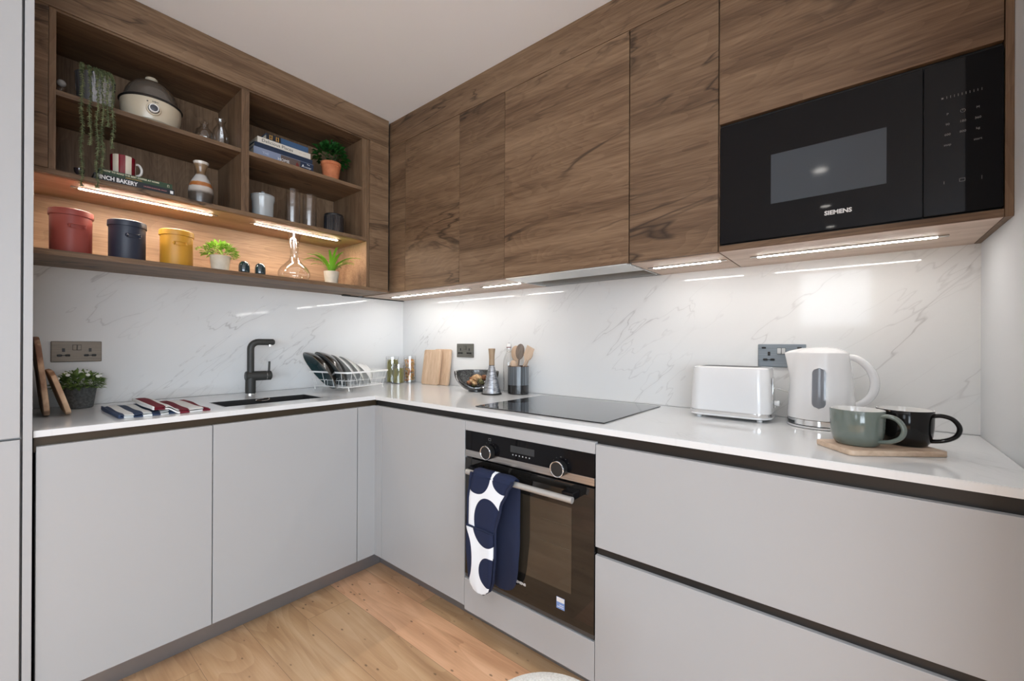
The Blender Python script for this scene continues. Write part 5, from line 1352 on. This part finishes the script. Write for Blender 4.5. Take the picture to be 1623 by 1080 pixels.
# ---- the lit niche
def canister(label, x, rgb, h, turn):
    nm = 'enamel_%d_%d_%d' % rgb
    M[nm] = plain(nm, rgb, .45, mottling=.02)
    t = thing('canister', label, 'canister', (x, -.245, ZN), turn, group='enamel canisters in the niche')
    r = .0572
    MB().lathe([(0, .0008), (r-.001, .0008), (r, .003), (r, h-.024), (0, h-.024)], 64).build('body', nm, t)
    MB().lathe([(r-.004, h-.0235), (r+.0035, h-.0235), (r+.0040, h-.021), (r+.0030, h-.002), (r-.001, h+.0005), (r-.004, h-.004), (0, h-.004)], 64).build('lid', nm, t)
    # flat wire handle with two lugs on the front
    q = MB(); hz = h*.62; rr = r+.004
    for sx in (-1, 1):
        a = -PI/2+sx*.36; MB().sphere((rr*math.cos(a)*.985, rr*math.sin(a)*.985, hz), .0055, (1, 1, 1.2), 12).build('handle_lug', nm, t)
    pts = []
    for i in range(13): a = -PI/2-.36+.72*i/12; pts.append(((rr+.003)*math.cos(a), (rr+.003)*math.sin(a), hz+.006))
    for i in range(13): a = -PI/2+.36-.72*i/12; pts.append(((rr+.003)*math.cos(a), (rr+.003)*math.sin(a), hz-.008))
    q.tube(pts, .0014, 6, True); q.build('handle', nm, t)
    return t
canister('dusty red enamel canister at the left end of the lit niche', -1.688, (158, 74, 66), .166, .20)
canister('navy enamel canister between the red and yellow ones', -1.529, (38, 45, 62), .160, .18)
canister('mustard yellow enamel canister right of the navy one', -1.368, (196, 142, 44), .156, .0)
M['whitepot'] = mottled('cream_pot', (196, 184, 164), (214, 204, 186), 40, .6, 2)
t = thing('potted_shrub', 'small lime green leafy plant in a cream pot beside the yellow canister', 'plant', (-1.208, -.255, ZN))
pot(t, [(0, .0008), (.031, .0008), (.033, .003), (.0405, .070), (.0410, .074), (.038, .074), (.035, .06), (0, .06)], 'whitepot', .036, .066)
leafy(420, .066, .058, .050, .020, 31, .084, .2, .6).build('foliage', 'leaf_lime', t)
m = MB()
for i in range(8): m.tube([(-.03, -.01, .08), (-.07-.005*i, -.02+.004*i, .088+.003*(i % 3))], .0008, 4)
sp_ = leafy(26, .018, .014, .012, .012, 33, 0); sp_.bm.transform(Matrix.Translation((-.078, -.01, .086))); sp_.build('side_sprig', 'leaf_lime', t); m.bm.free()
M['shaker'] = plain('dark_teal_glass', (.010, .030, .038), .06, coat=1, linear=True)
for lb, x in (('left one of the two small dark teal glass shakers in the niche', -1.109), ('right one of the two small dark teal glass shakers in the niche', -1.038)):
    t = thing('salt_shaker', lb, 'shaker', (x, -.255, ZN), group='teal glass shakers in the niche')
    MB().lathe([(0, .0008), (.019, .0008), (.0225, .006), (.0240, .022), (.0235, .042), (.020, .056), (.012, .0635), (0, .065)], 36).build('glass_body', 'shaker', t)
    for i in range(4): MB().cyl((.005*math.cos(i*PI/2), .005*math.sin(i*PI/2), .0642), .0011, .0008, seg=8).build('pouring_hole', 'black', t)
glassjug('clear glass wine carafe with a flared neck in the lit niche', -.862, -.225, [(0, .0008), (.050, .0008), (.066, .008), (.077, .028), (.0775, .046), (.068, .068), (.045, .092), (.026, .112), (.0195, .135), (.0205, .170), (.0255, .215), (.0315, .250)], 'glass_carafe', 'carafe', ZN)
t = thing('spider_plant', 'spiky lime spider plant in a cream pot at the right end of the niche', 'plant', (-.667, -.245, ZN))
pot(t, [(0, .0008), (.030, .0008), (.032, .003), (.0405, .072), (.0410, .076), (.038, .076), (.035, .06), (0, .06)], 'whitepot', .036, .068)
rnd = random.Random(12)
for i in range(30):
    a = i*2.39996+rnd.uniform(-.2, .2); ln = rnd.uniform(.15, .235) if i > 5 else rnd.uniform(.13, .17); el = math.radians(rnd.uniform(58, 88)); w0 = rnd.uniform(.0065, .0090)
    dx, dy = math.cos(a), math.sin(a)
    if dx > 0: ln *= .86
    if dy > 0: ln *= .80
    p = Vector((dx*.008, dy*.008, .066)); e = el; pts = [p.copy()]; n = 10
    for k in range(n):
        p = p+Vector((dx*math.cos(e), dy*math.cos(e), math.sin(e)))*ln/n; e -= rnd.uniform(.07, .19)*(1+k*.06); pts.append(p.copy())
    m = MB(); sd = Vector((-dy, dx, 0)); rows = []
    for k, p in enumerate(pts):
        f = k/n; wd = w0*math.sin(PI*min(1, .25+f*.75))**.7 if f < 1 else .0002
        rows.append([p-sd*wd+Vector((0, 0, .0015)), p, p+sd*wd+Vector((0, 0, .0015))])
    m.grid(rows); m.build('blade', 'leaf_spider', t)

# ================================================================== stool
M['boucle'] = mottled('white_boucle', (205, 202, 195), (235, 233, 228), 260, .95, 2, bump=1.0)
t = thing('boucle_stool', 'round white boucle stool in the foreground in front of the drawers', 'stool', (-1.197, -2.086, 0))
MB().lathe([(0, .32), (.13, .32), (.148, .335), (.154, .37), (.154, .430), (.150, .450), (.136, .463), (.10, .4695), (0, .471)], 64).build('cushion', 'boucle', t)
MB().lathe([(0, .295), (.13, .295), (.13, .3195), (0, .3195)], 48).build('seat_base', 'spoon_light', t)
for i in range(4):
    a = PI/4+i*PI/2; MB().tube([(.10*math.cos(a), .10*math.sin(a), .2945), (.145*math.cos(a), .145*math.sin(a), .0008)], [.016, .011], 16).build('leg', 'spoon_light', t)
